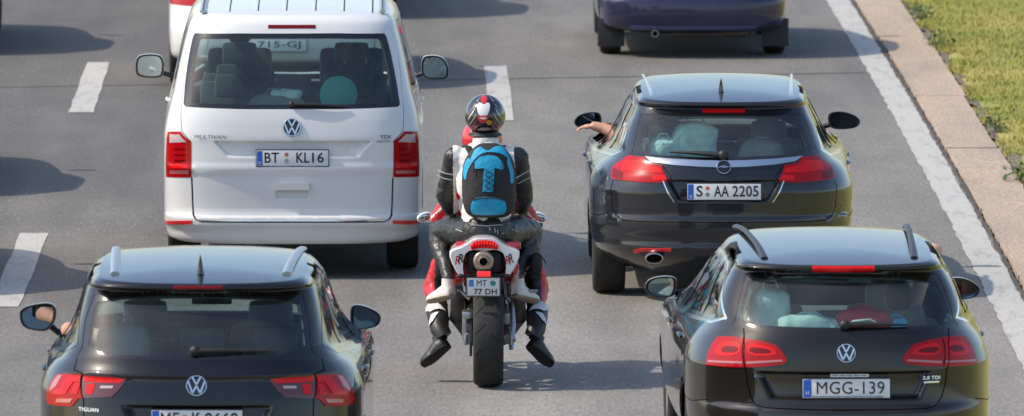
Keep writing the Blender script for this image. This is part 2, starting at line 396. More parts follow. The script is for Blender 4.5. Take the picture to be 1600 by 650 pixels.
class Car:
    def __init__(s, name, surf, px, Yr, yaw=None, X=None):
        s.S = surf; d = Yr * math.cos(PITCH) + (CAM_H - 0.9) * math.sin(PITCH)
        X = (px - 800) / F_PX * d if X is None else X
        s.rz = -(heading(Yr + 2) if yaw is None else yaw)     # positive yaw = nose to the right
        s.root = empty(name, (X, Yr, 0), s.rz)
        s.M = Matrix.Translation((X, Yr, 0)) @ Matrix.Rotation(s.rz, 4, 'Z'); s.Mi = s.M.inverted()
        s.o = s.Mi @ Vector((0, 0, CAM_H)); s.regs = []; s.gaps = []; s.dense = []
    # pixel -> local point on plane y, or surface parameters
    def at(s, px, py, y):
        d = s.Mi.to_3x3() @ ray(px, py); t = (y - s.o.y) / d.y; return s.o + d * t
    def uv_rear(s, x, z, y=0.2, n=4):
        v = z; tg = np.linspace(0, 1, 300)
        for _ in range(n):
            xs = s.S(tg, np.full_like(tg, v))[:, 0]
            u = math.copysign(float(np.interp(abs(x), xs, tg)), x)
            P3 = s.S(u, v); v = min(max(v + z - P3[2], s.S.z0), s.S.ztop + 0.999)
        return u, v, P3
    def uv_pix(s, px, py):
        y = 0.3
        for _ in range(5):
            q = s.at(px, py, y); u, v, P3 = s.uv_rear(q.x, q.z, y); y = float(P3[1])
        return u, v
    def uv_side(s, y, z, sg=-1):
        v = z; ug = np.linspace(0.02, 2.98, 500)
        for _ in range(4):
            v = min(max(v, s.S.z0), s.S.ztop); q = s.S(ug * sg, np.full_like(ug, v))
            u = float(np.interp(y, q[:, 1], ug)); v = v + (z - float(np.interp(y, q[:, 1], q[:, 2])))
        return u * sg, min(max(v, s.S.z0), s.S.ztop)
    def roof(s, x, y, up=0.0):
        """point on the roof above (x, y)"""
        if not hasattr(s, '_rc'):
            us, ks = np.meshgrid(np.linspace(-2.9, 2.9, 260), np.linspace(0, .97, 50)); s._rc = s.S(us.ravel(), s.S.ztop + ks.ravel())
        d = (s._rc[:, 0] - x)**2 + (s._rc[:, 1] - y)**2; i = np.argpartition(d, 5)[:5]; w = 1 / (d[i] + 1e-5)
        return Vector((x, y, float((s._rc[i, 2] * w).sum() / w.sum()) + up))
    def pts(s, pl, mir=False):
        out = []
        for p in pl:
            if p[0] == 'p': u, v = s.uv_pix(p[1], p[2])
            elif p[0] == 'm': u, v, _ = s.uv_rear(p[1], p[2])
            elif p[0] == 's': u, v = s.uv_side(p[1], p[2], -1)
            elif p[0] == 'u': u, v = p[1], p[2]
            if mir: u = -u
            out.append((float(Um(np.array(u))), float(v)))
        return out
    def region(s, name, mat, pl, mode='p', rnd=0, mir=False, off=0.0, rim=0.012, parent=None, both=False, label=None):
        pl = [(mode, *p) if not isinstance(p[0], str) else p for p in pl]
        for mm in ((False, True) if both else (mir,)):
            q = s.pts(pl, mm)
            if rnd: q = chaikin(q, rnd)
            s.regs.append(dict(name=name, mat=mat, poly=densify(q), off=off, rim=rim, parent=parent, label=label))
        return s
    def gap(s, pl, w=0.006, mode='p', both=False):
        pl = [(mode, *p) if not isinstance(p[0], str) else p for p in pl]
        for mm in ((False, True) if both else (False,)):
            q = densify(s.pts(pl, mm), 0.035, False); L = []; Rr = []
            for i, p in enumerate(q):
                t = q[min(i + 1, len(q) - 1)] - q[max(i - 1, 0)]; l = np.linalg.norm(t) + 1e-9; n = np.array((-t[1], t[0])) / l
                L.append(p + n * w / 2); Rr.append(p - n * w / 2)
            s.gaps.append(L + Rr[::-1])
    def build_skin(s, paintmat, name='body', du=0.035, dv=0.033, liner=True):
        S = s.S; us = np.unique(np.concatenate([np.linspace(0, 1, int(1.15 / du)), np.linspace(1, 2, 26), np.linspace(2, 3, 12)]))
        us = np.concatenate([-us[:0:-1], us])
        vs = np.unique(np.concatenate([np.linspace(S.z0, S.ztop, int((S.ztop - S.z0) / dv)), S.z]))
        keep = [vs[0]]
        for v in vs[1:]:
            if v - keep[-1] > 0.008: keep.append(v)
        keep[-1] = S.ztop; vs = np.array(keep)
        G = np.array([(float(Um(np.array(u))), v) for u in us for v in vs])
        for (x0, x1, z0, z1, st) in s.dense:
            ua = abs(s.uv_rear(x1, (z0 + z1) / 2)[0]); ul = math.copysign(abs(s.uv_rear(x0, (z0 + z1) / 2)[0]), x0); ua = math.copysign(ua, x1)
            q = [(float(Um(np.array(u))), v) for u in np.linspace(ul, ua, int((x1 - x0) / st)) for v in np.linspace(z0, z1, int((z1 - z0) / st))]
            q = np.array(q); m = (G[:, 0] > q[:, 0].min() - .01) & (G[:, 0] < q[:, 0].max() + .01) & (G[:, 1] > z0 - .008) & (G[:, 1] < z1 + .008)
            G = np.concatenate([G[~m], q])
        cons = []; edges = []; allp = []
        polys = [r['poly'] for r in s.regs] + s.gaps
        for poly in polys:
            poly = [np.array((p[0], min(max(p[1], S.z0), S.ztop))) for p in poly]
            b = len(allp); n = len(poly); allp += poly; edges += [(b + i, b + (i + 1) % n) for i in range(n)]
        if allp:
            A = np.array(allp); keepm = np.ones(len(G), bool)
            onb = (np.abs(G[:, 1] - S.z0) < 1e-6) | (np.abs(G[:, 1] - S.ztop) < 1e-6)
            for i in range(0, len(G), 400):
                dd = np.min(np.sum((G[i:i + 400, None, :] - A[None])**2, -1), 1); keepm[i:i + 400] = dd > 0.007**2
            G = G[keepm | onb]
            V = np.concatenate([A, G])
        else: V = G
        vo, eo, fo, *_ = delaunay_2d_cdt([Vector(p) for p in V], edges, [], 0, 1e-5, False)
        Q = np.array([(p.x, p.y) for p in vo]); T = np.array([f for f in fo if len(f) == 3])
        C = Q[T].mean(1); ar = np.abs(np.cross(Q[T][:, 1] - Q[T][:, 0], Q[T][:, 2] - Q[T][:, 0])); T = T[ar > 1e-9]; C = C[ar > 1e-9]
        cl = np.full(len(T), -1)
        for i, r in enumerate(s.regs): cl[in_poly(C, r['poly'])] = i
        ng = len(s.regs)
        for gi, g in enumerate(s.gaps): cl[in_poly(C, g)] = ng + gi
        u = Ui(Q[:, 0]); v = Q[:, 1]; P3 = S(u, v); N3 = S.normal(u, np.clip(v, S.z0 + 0.003, S.ztop - 0.003))
        made = {}
        s.parts = {}
        def emit(nm, mat, tris, off, rim, parent, label=None):
            if len(tris) == 0: return None
            ids, inv = np.unique(tris.ravel(), return_inverse=True); F = inv.reshape(-1, 3)
            vv = P3[ids] + N3[ids] * off; nn = N3[ids]
            faces = [tuple(f) for f in F]; verts = list(vv); norms = list(nn)
            if rim:
                from collections import Counter
                cnt = Counter(); orient = {}
                for f in F:
                    for a, b in ((f[0], f[1]), (f[1], f[2]), (f[2], f[0])):
                        cnt[(min(a, b), max(a, b))] += 1; orient[(min(a, b), max(a, b))] = (a, b)
                for e, c in cnt.items():
                    if c == 1:
                        a, b = orient[e]; k = len(verts)
                        pa, pb = vv[a], vv[b]; ia, ib = pa - nn[a] * rim, pb - nn[b] * rim
                        fn = np.cross(pa - pb, ib - pb); fn = fn / (np.linalg.norm(fn) + 1e-9)
                        verts += [pb, pa, ia, ib]; norms += [fn] * 4; faces.append((k, k + 1, k + 2, k + 3))
            o = mesh_obj(nm, verts, faces, mat, parent, True, None, norms)
            if label: o['label'] = label
            return o
        s.body = emit(name, M_[paintmat], T[cl == -1], 0, 0.014, s.root)
        for i, r in enumerate(s.regs):
            if r['mat'] is None: continue
            par = s.root
            if r['parent'] is not None and r['parent'] in made: par = made[r['parent']]
            o = emit(r['name'], M_[r['mat']], T[cl == i], r['off'], r['rim'], par, r['label'])
            if o is not None: made[i] = o; s.parts.setdefault(r['name'], []).append(o)
        for gi in range(len(s.gaps)): emit('panel_gap', M_['gap'], T[cl == ng + gi], -0.012, 0, s.body)
        # roof
        ks = np.concatenate([np.linspace(0, 0.25, 8), np.linspace(0.25, 1, 12)[1:]]); vv = []; nn = []; ff = []
        for k in ks:
            vv.append(S(us, np.full_like(us, S.ztop + k))); nn.append(S.normal(us, np.full_like(us, S.ztop + min(max(k, 0.003), 0.99))))
        vv = np.concatenate(vv); nn = np.concatenate(nn); n = len(us)
        for i in range(len(ks) - 1):
            for j in range(n - 1): ff.append((i * n + j, i * n + j + 1, (i + 1) * n + j + 1, (i + 1) * n + j))
        s.roof_o = mesh_obj('roof', vv, ff, M_[paintmat], s.root, True, None, nn)
        if liner:
            isb = np.array([c == -1 or c >= ng or (c < ng and not s.regs[c]['name'].endswith('window') and s.regs[c]['mat'] is not None) for c in cl])
            tr = T[isb][:, ::-1]; ids, inv = np.unique(tr.ravel(), return_inverse=True)
            vl = P3[ids] - N3[ids] * 0.03; fl = [tuple(f) for f in inv.reshape(-1, 3)]
            b = len(vl); vl = np.concatenate([vl, vv - nn * 0.03]); fl += [tuple(b + i for i in reversed(f)) for f in ff]
            mesh_obj('interior_trim', vl, fl, M_['trim'], s.root, True)
        # floor
        ring = S(us, np.full_like(us, S.z0 + 0.01)); c = len(ring)
        vf = [(p[0] * 0.985, p[1] + (0.02 if p[1] < 1 else -0.02), S.z0 + 0.02) for p in ring] + [(0, 2.3, S.z0 + 0.02)]
        mesh_obj('underbody', vf, [(i, i + 1, c) for i in range(c - 1)], M_['underbody'], s.root, False)
        return made
    # frames on the skin for plates, badges, letters
    def frame(s, px=None, py=None, m=None, out=0.004, upright=None):
        if m is None: u, v = s.uv_pix(px, py)
        else: u, v, _ = s.uv_rear(*m)
        p = Vector(s.S(u, v)); n = Vector(s.S.normal(np.array(u), np.array(v)))
        if upright is not None: n = Vector((0, -1, upright)).normalized()
        z = (Vector((0, 0, 1)) - n * n.z).normalized(); y = -n; x = y.cross(z)
        Mx = Matrix((x, y, z)).transposed().to_4x4(); Mx.translation = p + n * out
        return Mx
    def plate(s, px, py, draw, w=0.52, h=0.112, out=0.016, tilt=0.05, holder=True):
        s.pl = number_plate(s.frame(px, py, out=out, upright=tilt), s.root, w, h, draw)
    def text(s, t, px, py, wpx, h, mat='chrome', shear=0.0, name='badge_lettering'):
        F = s.frame(px, py, out=0.003); sc = F_PX / (s.root.location.y)
        lettering(t, 0, 0, wpx / sc, h, M_[mat], s.root, F, 0.002, shear, name)
    def handle(s, sg, y, z, mat, name='door_handle'):
        u, v = s.uv_side(y + .1, z, sg); p = Vector(s.S(u, v)); x = p.x + sg * .002
        b = MB(); b.tube([(x + sg * .010 * math.sin(math.pi * t), y + .21 * t, z + .008 * math.sin(math.pi * t)) for t in np.linspace(0, 1, 7)], [.006, .011, .013, .013, .013, .011, .006], 8); b.build(name, M_[mat], s.root, 60)
    def wheel(s, x, y, r, w, nspoke=5, style='rim'):
        sg = 1 if x > 0 else -1; e = empty('wheel', (x, y, r)); e.parent = s.root
        hw = w / 2
        t = MB(); t.lathe([(r * .66, -hw * .8), (r * .80, -hw), (r * .93, -hw * .97), (r * .985, -hw * .8), (r, -hw * .4), (r, hw * .4), (r * .985, hw * .8), (r * .93, hw * .97), (r * .80, hw), (r * .66, hw * .8)], (0, 0, 0), 'X', 40, True)
        tr = t.build('tyre', M_['rubber'], e, 50)
        m = MB(); m.lathe([(r * .68, sg * hw * .85), (r * .64, sg * hw * .8), (r * .60, sg * hw * .2), (r * .60, -sg * hw * .7)], (0, 0, 0), 'X', 32)
        for k in range(nspoke):
            a = 2 * math.pi * k / nspoke
            c = Vector((sg * hw * .62, r * .34 * math.cos(a), r * .34 * math.sin(a)))
            m.box(c, (.022, r * .62, r * .13), Matrix.Rotation(a, 3, 'X'), 0.006)
        m.lathe([(0, sg * hw * .75), (r * .12, sg * hw * .75), (r * .17, sg * hw * .5)], (0, 0, 0), 'X', 16)
        m.build('rim', M_['rim'], e, 40)
        b = MB(); b.lathe([(0, sg * hw * .15), (r * .46, sg * hw * .15), (r * .46, sg * hw * .02)], (0, 0, 0), 'X', 24); b.build('brake_disc', M_['steel_dark'], e, 40)
    def tube_on(s, name, pts, r, mat, n=8, flat=1.0, parent=None):
        b = MB(); b.tube(pts, r, n, True, flat); return b.build(name, M_[mat], parent or s.root, 50)
    def wiper(s, p0, p1, thick=0.012):
        """blade between two pixels on the rear glass"""
        a = Vector(s.frame(*p0, out=0.022).translation); c = Vector(s.frame(*p1, out=0.016).translation)
        b = MB(); pts = [a.lerp(c, t) + Vector((0, -0.012 * math.sin(math.pi * t), 0.004 * math.sin(math.pi * t))) for t in np.linspace(0, 1, 8)]
        b.tube(pts, [thick * 1.35, thick * 1.3, thick * 1.2, thick * 1.05, thick * .9, thick * .7, thick * .55, thick * .4], 8, True, .8)
        b.ell(a, (thick * 2, thick * 1.6, thick * 1.8))
        b.build('rear_wiper', M_['black_plastic'], s.root, 60)
    def mirror(s, outline, y, depth, mat, arm, rimf=0.86, side=-1, glassmat='mirror_glass', tilt=0.0):
        """door mirror from its outline seen from behind (pixels), at plane y"""
        q = [s.at(px, py, y) for px, py in outline]
        q = [Vector((p[0], y, p[1])) for p in chaikin([(v.x, v.z) for v in q], 2)]
        c = sum(q, Vector()) / len(q); rings = []
        for k, (sc, dy) in enumerate([(.90, .012), (.985, -.006), (1, .006), (1.0, .25 * depth), (.95, .55 * depth), (.80, .82 * depth), (.5, .97 * depth), (.12, depth)]):
            rings.append([c + (p - c) * sc + Vector((0, dy, 0)) for p in q])
        e = empty('door_mirror', (0, 0, 0)); e.parent = s.root
        b = MB(); b.loft(rings[1:], False); b.build('housing', M_[mat], e, 35)
        rk = MB(); rk.loft([rings[1], [c + (p - c) * rimf + Vector((0, -.004, 0)) for p in q]], False); rk.build('bezel', M_['black_plastic'], e, 40)
        nrm = Matrix.Rotation(tilt, 3, 'Z')
        gv = [c + nrm @ ((p - c) * rimf) + Vector((0, -.0065, 0)) for p in q]
        mesh_obj('mirror_glass', gv, [tuple(range(len(gv)))], M_[glassmat], e, False)
        a = Vector(arm[0]) if len(arm[0]) == 3 else s.at(*arm[0], y + depth * .5); d = Vector(arm[1]) if len(arm[1]) == 3 else s.at(*arm[1], y + depth * .6)
        t = MB(); t.tube([a, a.lerp(d, .5) - Vector((0, 0, .006)), d], [.030, .026, .034], 10, True, .7); t.build('mirror_arm', M_['black_plastic'], e, 60)
        return e
    def seats(s, yrow, x, mat='seat_cloth', zs=0.32, hz=0.98, name='seat', w=0.5):
        e = empty(name, (x, yrow, zs)); e.parent = s.root
        b = MB(); b.box((0, .25, .10), (w, .5, .16), None, .05); b.box((0, -.04, .42), (w * .96, .13, .62), Matrix.Rotation(R(-12), 3, 'X'), .05); b.build('cushion', M_[mat], e, 50)
        h = MB(); h.box((0, -.12, hz - zs + .02 - .08), (.26, .09, .17), Matrix.Rotation(R(-8), 3, 'X'), .04)
        for sx in (-.06, .06): h.tube([(sx, -.11, .66), (sx, -.12, hz - zs - .1)], .007, 6)
        h.build('headrest', M_[mat], e, 50)

# ------------------------------------------------------------------ setting: ground, road, markings, concrete edge, grass
def ground_mats():
    # asphalt: fine aggregate, blotches, slightly darker tar in the outer lanes
    m, t, b = new_mat('asphalt'); L = t.links.new; N = t.nodes.new
    tc = N('ShaderNodeTexCoord')
    n1 = N('ShaderNodeTexNoise'); n1.inputs['Scale'].default_value = 42; n1.inputs['Detail'].default_value = 5; n1.inputs['Roughness'].default_value = .8
    n2 = N('ShaderNodeTexNoise'); n2.inputs['Scale'].default_value = 0.8; n2.inputs['Detail'].default_value = 6; n2.inputs['Roughness'].default_value = .6
    mp = N('ShaderNodeMapping'); mp.inputs['Scale'].default_value = (2.2, 0.10, 1)
    n3 = N('ShaderNodeTexNoise'); n3.inputs['Scale'].default_value = 1.0; n3.inputs['Detail'].default_value = 4
    v = N('ShaderNodeTexVoronoi'); v.inputs['Scale'].default_value = 26
    mg = N('ShaderNodeMapping'); mg.inputs['Scale'].default_value = (1, .13, 1); L(tc.outputs['Object'], mg.inputs[0]); L(mg.outputs[0], n1.inputs['Vector']); ml = N('ShaderNodeMapping'); ml.inputs['Scale'].default_value = (1, .16, 1); L(tc.outputs['Object'], ml.inputs[0]); L(ml.outputs[0], n2.inputs['Vector']); L(tc.outputs['Object'], mp.inputs[0]); L(mp.outputs[0], n3.inputs['Vector']); L(mg.outputs[0], v.inputs['Vector'])
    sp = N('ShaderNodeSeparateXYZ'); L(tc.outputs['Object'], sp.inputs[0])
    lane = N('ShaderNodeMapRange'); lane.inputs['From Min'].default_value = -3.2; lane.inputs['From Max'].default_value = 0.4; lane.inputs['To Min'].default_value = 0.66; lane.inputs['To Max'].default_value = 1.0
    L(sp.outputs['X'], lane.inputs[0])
    def rng(src, a, c, lo=.3, hi=.7):
        r = N('ShaderNodeMapRange'); r.inputs['From Min'].default_value = lo; r.inputs['From Max'].default_value = hi; r.inputs['To Min'].default_value = a; r.inputs['To Max'].default_value = c; L(src, r.inputs[0]); return r.outputs[0]
    def mul(a, c):
        x = N('ShaderNodeMath'); x.operation = 'MULTIPLY'; L(a, x.inputs[0]); L(c, x.inputs[1]); return x.outputs[0]
    wv = N('ShaderNodeMath'); wv.operation = 'SINE'; w0 = N('ShaderNodeMath'); w0.operation = 'MULTIPLY_ADD'; w0.inputs[1].default_value = 3.46; w0.inputs[2].default_value = 1.2; L(sp.outputs['X'], w0.inputs[0]); L(w0.outputs[0], wv.inputs[0])
    n5 = N('ShaderNodeTexNoise'); n5.inputs['Scale'].default_value = 2.4; n5.inputs['Detail'].default_value = 5; mp5 = N('ShaderNodeMapping'); mp5.inputs['Scale'].default_value = (1, .22, 1); L(tc.outputs['Object'], mp5.inputs[0]); L(mp5.outputs[0], n5.inputs['Vector'])
    k0 = mul(rng(wv.outputs[0], .93, 1.07, -1, 1), rng(n5.outputs[0], .90, 1.10, .35, .65))
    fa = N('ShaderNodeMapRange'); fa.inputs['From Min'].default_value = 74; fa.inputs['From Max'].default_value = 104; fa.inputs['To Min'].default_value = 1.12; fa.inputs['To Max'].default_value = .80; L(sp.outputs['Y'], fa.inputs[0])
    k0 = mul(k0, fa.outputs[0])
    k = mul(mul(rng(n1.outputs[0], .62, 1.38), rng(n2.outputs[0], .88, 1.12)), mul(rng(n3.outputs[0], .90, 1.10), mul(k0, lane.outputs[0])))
    speck = N('ShaderNodeMath'); speck.operation = 'LESS_THAN'; speck.inputs[1].default_value = 0.12; L(v.outputs['Distance'], speck.inputs[0])
    mx = N('ShaderNodeMix'); mx.data_type = 'RGBA'; mx.blend_type = 'MULTIPLY'; mx.inputs[0].default_value = 1; mx.inputs[6].default_value = (.200, .186, .168, 1)
    L(k, mx.inputs[7])
    mx2 = N('ShaderNodeMix'); mx2.data_type = 'RGBA'; mx2.inputs[7].default_value = (.33, .315, .295, 1); L(mul(speck.outputs[0], rng(n2.outputs[0], 0, 1, .45, .6)), mx2.inputs[0]); L(mx.outputs[2], mx2.inputs[6])
    L(mx2.outputs[2], b.inputs['Base Color']); b.inputs['Roughness'].default_value = .82
    bp = N('ShaderNodeBump'); bp.inputs['Strength'].default_value = .5; bp.inputs['Distance'].default_value = .006; L(n1.outputs[0], bp.inputs['Height']); L(bp.outputs[0], b.inputs['Normal'])
    # road paint, worn through in spots
    m, t, b = new_mat('road_paint'); L = t.links.new; N = t.nodes.new
    tc = N('ShaderNodeTexCoord'); a1 = N('ShaderNodeTexNoise'); a1.inputs['Scale'].default_value = 9; a1.inputs['Detail'].default_value = 8; a1.inputs['Roughness'].default_value = .75
    a2 = N('ShaderNodeTexNoise'); a2.inputs['Scale'].default_value = 60; a2.inputs['Detail'].default_value = 4
    ma = N('ShaderNodeMapping'); ma.inputs['Scale'].default_value = (1, .16, 1); L(tc.outputs['Object'], ma.inputs[0]); L(ma.outputs[0], a1.inputs['Vector']); L(ma.outputs[0], a2.inputs['Vector'])
    cr = N('ShaderNodeValToRGB'); cr.color_ramp.elements[0].position = .30; cr.color_ramp.elements[0].color = (.33, .32, .30, 1); cr.color_ramp.elements[1].position = .50; cr.color_ramp.elements[1].color = (.54, .52, .48, 1)
    L(a1.outputs[0], cr.inputs[0])
    q = N('ShaderNodeMix'); q.data_type = 'RGBA'; q.blend_type = 'MULTIPLY'; q.inputs[0].default_value = .35; L(cr.outputs[0], q.inputs[6]); L(a2.outputs[0], q.inputs[7])
    L(q.outputs[2], b.inputs['Base Color']); b.inputs['Roughness'].default_value = .7
    # concrete
    m, t, b = new_mat('concrete'); L = t.links.new; N = t.nodes.new
    tc = N('ShaderNodeTexCoord'); a1 = N('ShaderNodeTexNoise'); a1.inputs['Scale'].default_value = 1.6; a1.inputs['Detail'].default_value = 9; a1.inputs['Roughness'].default_value = .7
    a2 = N('ShaderNodeTexNoise'); a2.inputs['Scale'].default_value = 45; a2.inputs['Detail'].default_value = 5
    ma = N('ShaderNodeMapping'); ma.inputs['Scale'].default_value = (1, .16, 1); L(tc.outputs['Object'], ma.inputs[0]); L(ma.outputs[0], a1.inputs['Vector']); L(ma.outputs[0], a2.inputs['Vector'])
    cr = N('ShaderNodeValToRGB'); cr.color_ramp.elements[0].position = .3; cr.color_ramp.elements[0].color = (.30, .245, .195, 1); cr.color_ramp.elements[1].position = .68; cr.color_ramp.elements[1].color = (.46, .345, .25, 1)
    L(a1.outputs[0], cr.inputs[0])
    q = N('ShaderNodeMix'); q.data_type = 'RGBA'; q.blend_type = 'OVERLAY'; q.inputs[0].default_value = .5; L(cr.outputs[0], q.inputs[6]); L(a2.outputs[0], q.inputs[7])
    L(q.outputs[2], b.inputs['Base Color']); b.inputs['Roughness'].default_value = .9
    P('crossline', (.11, .105, .098), .85, noise=.3, nscale=3)
    P('tar', (.075, .062, .050), .8, noise=.4, nscale=8)
    P('soil', (.17, .135, .105), .95, noise=.45, nscale=14, bump=.6, bscale=20)
    # turf under the blades, and the blades
    for nm, c in (('turf', ((.22, .26, .055), (.38, .34, .10), (.48, .39, .17))), ('grass_blade', ((.25, .31, .050), (.44, .40, .10), (.60, .50, .20)))):
        m, t, b = new_mat(nm); L = t.links.new; N = t.nodes.new
        tc = N('ShaderNodeTexCoord'); a1 = N('ShaderNodeTexNoise'); a1.inputs['Scale'].default_value = 0.55; a1.inputs['Detail'].default_value = 7; a1.inputs['Roughness'].default_value = .72
        L(tc.outputs['Object'], a1.inputs['Vector'])
        cr = N('ShaderNodeValToRGB'); e = cr.color_ramp.elements; e[0].position = .38; e[0].color = (*c[0], 1); e[1].position = .72; e[1].color = (*c[2], 1); x = e.new(.53); x.color = (*c[1], 1)
        L(a1.outputs[0], cr.inputs[0]); L(cr.outputs[0], b.inputs['Base Color']); b.inputs['Roughness'].default_value = .75; b.inputs['Specular IOR Level'].default_value = .25
ground_mats()
def strip(name, x0, x1, y0, y1, z, mat, parent=None, step=2.0, thick=0.0, jag=0.0):
    n = max(1, int(math.ceil((y1 - y0) / step))); vs = []; fs = []
    for i in range(n + 1):
        Y = y0 + (y1 - y0) * i / n; c = road_x(Y)
        ja = random.uniform(-jag, jag); jb = random.uniform(-jag, jag)
        vs += [(c + x0 + ja, Y, z), (c + x1 + jb, Y, z)]
    for i in range(n): fs.append((2 * i, 2 * i + 1, 2 * i + 3, 2 * i + 2))
    if thick:
        m = len(vs); vs += [(x, y, z - thick) for x, y, _ in vs]
        for i in range(n): fs += [(2 * i, 2 * i + 2, 2 * i + 2 + m, 2 * i + m), (2 * i + 1, 2 * i + 1 + m, 2 * i + 3 + m, 2 * i + 3)]
        fs += [(0, m, m + 1, 1), (2 * n, 2 * n + 1, 2 * n + 1 + m, 2 * n + m)]
    return mesh_obj(name, vs, fs, M_[mat], parent, False)
g = mesh_obj('ground', [(-3000, -3000, -.03), (3000, -3000, -.03), (3000, 3000, -.03), (-3000, 3000, -.03)], [(0, 1, 2, 3)], M_['turf'], None, False); tag(g, 'green and straw coloured grass land on both sides of the motorway', 'ground', kind='structure')
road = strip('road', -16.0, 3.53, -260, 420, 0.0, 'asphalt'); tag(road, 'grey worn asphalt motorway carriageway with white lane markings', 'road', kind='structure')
def dpix(y): return (F_PX * CAM_H / math.cos(PITCH) / (y + 1200) - CAM_H * math.sin(PITCH)) / math.cos(PITCH)   # ground distance of a picture row
P0 = dpix(480); PER = 18.0
def dash(xc, y0, y1):
    n = 9; vs = []; fs = []
    for i in range(n + 1):
        Y = y0 + (y1 - y0) * i / n; c = road_x(Y) + xc; w = .105
        vs += [(c - w + random.uniform(-.008, .006), Y, .0045), (c + w + random.uniform(-.006, .008), Y, .0045)]
    for i in range(n): fs.append((2 * i, 2 * i + 1, 2 * i + 3, 2 * i + 2))
    return mesh_obj('lane_marking', vs, fs, M_['road_paint'], road, False)
for k in range(-3, 6):
    dash(-3.735, P0 + k * PER, P0 + k * PER + 6.0); dash(-.105, P0 + k * PER - .9, P0 + k * PER + 5.6)
strip('edge_line', 3.265, 3.495, -120, 420, .0045, 'road_paint', road, .22, 0, .010)
strip('crack_seal', 3.505, 3.540, 40, 170, .005, 'tar', road, .16, 0, .012)
j = mesh_obj('transverse_line', [(-8, 101.0, .004), (-8, 101.07, .004), (3.2, 103.62, .004), (3.2, 103.55, .004)], [(0, 3, 2, 1)], M_['crossline'], road, False)  # thin dark strip running askew across the lanes
# concrete gutter slabs, each its own piece
edge = strip('concrete_edge_strip', 3.55, 3.99, 30, 260, -.022, 'soil'); tag(edge, 'pinkish concrete slab strip along the asphalt edge', 'pavement', kind='structure')
ys = [30.0]
while ys[-1] < 200: ys.append(ys[-1] + 5.9 + random.uniform(-.15, .15))
for a, c in zip(ys[:-1], ys[1:]):
    strip('slab', 3.553 + random.uniform(-.004, .004), 3.985 + random.uniform(-.012, .02), a + .014, c - .014, .018 + random.uniform(-.003, .004), 'concrete', edge, .22, .05, .007)
so = strip('soil_verge', 3.98, 4.28, 30, 260, -.004, 'soil', None, .3, 0, .07); tag(so, 'bare brown soil edge between concrete strip and grass', 'soil', kind='structure')
tf = strip('grass_verge', 4.10, 40, 30, 300, .004, 'turf', None, .35, 0, .06); tag(tf, 'dry green and yellow grass verge beside the road', 'verge', kind='structure')
def grass():
    rng = np.random.default_rng(3); n = 210000
    Y = rng.uniform(84, 128, n); q = rng.random(n)**1.35; X = 4.0 + q * 4.6
    # ragged edge and tussocks
    edge_n = .10 * np.sin(Y * 2.1) + .08 * np.sin(Y * 5.3 + 1) + .06 * np.sin(Y * 11.7)
    keep = (X > 4.08 + edge_n) | (rng.random(n) < .05); X, Y = X[keep], Y[keep]; n = len(X)
    t = Y - 100; X = X + (-0.00987 * t - 0.5 * t * t / 3709)
    tus = .6 + .5 * np.sin(X * 3.1 + np.sin(Y * 1.3) * 2) * np.sin(Y * 2.3 + X) 
    h = np.clip((.020 + .040 * rng.random(n)**2) * (.75 + .35 * tus), .012, .09); a = rng.uniform(0, 2 * np.pi, n); w = rng.uniform(.0015, .0038, n); ln = h * rng.uniform(.4, 1.6, n)
    dx, dy = np.cos(a), np.sin(a)
    V = np.zeros((n, 5, 3)); F = []
    V[:, 0] = np.stack([X - dy * w, Y + dx * w, 0 * X], -1); V[:, 1] = np.stack([X + dy * w, Y - dx * w, 0 * X], -1)
    mx, my = X + dx * ln * .35, Y + dy * ln * .35
    V[:, 2] = np.stack([mx + dy * w * .8, my - dx * w * .8, h * .62], -1); V[:, 3] = np.stack([mx - dy * w * .8, my + dx * w * .8, h * .62], -1)
    V[:, 4] = np.stack([X + dx * ln, Y + dy * ln, h], -1)
    b = np.arange(n) * 5
    me = bpy.data.meshes.new('grass'); nv = n * 5
    me.vertices.add(nv); me.vertices.foreach_set('co', V.reshape(-1).astype(np.float32))
    tri = np.stack([b, b + 1, b + 2, b, b + 2, b + 3, b + 3, b + 2, b + 4], -1).reshape(-1)
    me.loops.add(len(tri)); me.loops.foreach_set('vertex_index', tri.astype(np.int32))
    me.polygons.add(len(tri) // 3); me.polygons.foreach_set('loop_start', np.arange(0, len(tri), 3, dtype=np.int32))
    me.update(calc_edges=True); me.validate(); me.materials.append(M_['grass_blade'])
    me.shade_smooth(); me.normals_split_custom_set_from_vertices([(dx_ * .35, dy_ * .35, .87) for dx_, dy_ in zip(np.repeat(dx, 5), np.repeat(dy, 5))])
    o = bpy.data.objects.new('grass', me); COL.objects.link(o)
    tag(o, 'short green and dry yellow grass blades on the verge', 'grass', kind='stuff')
grass()

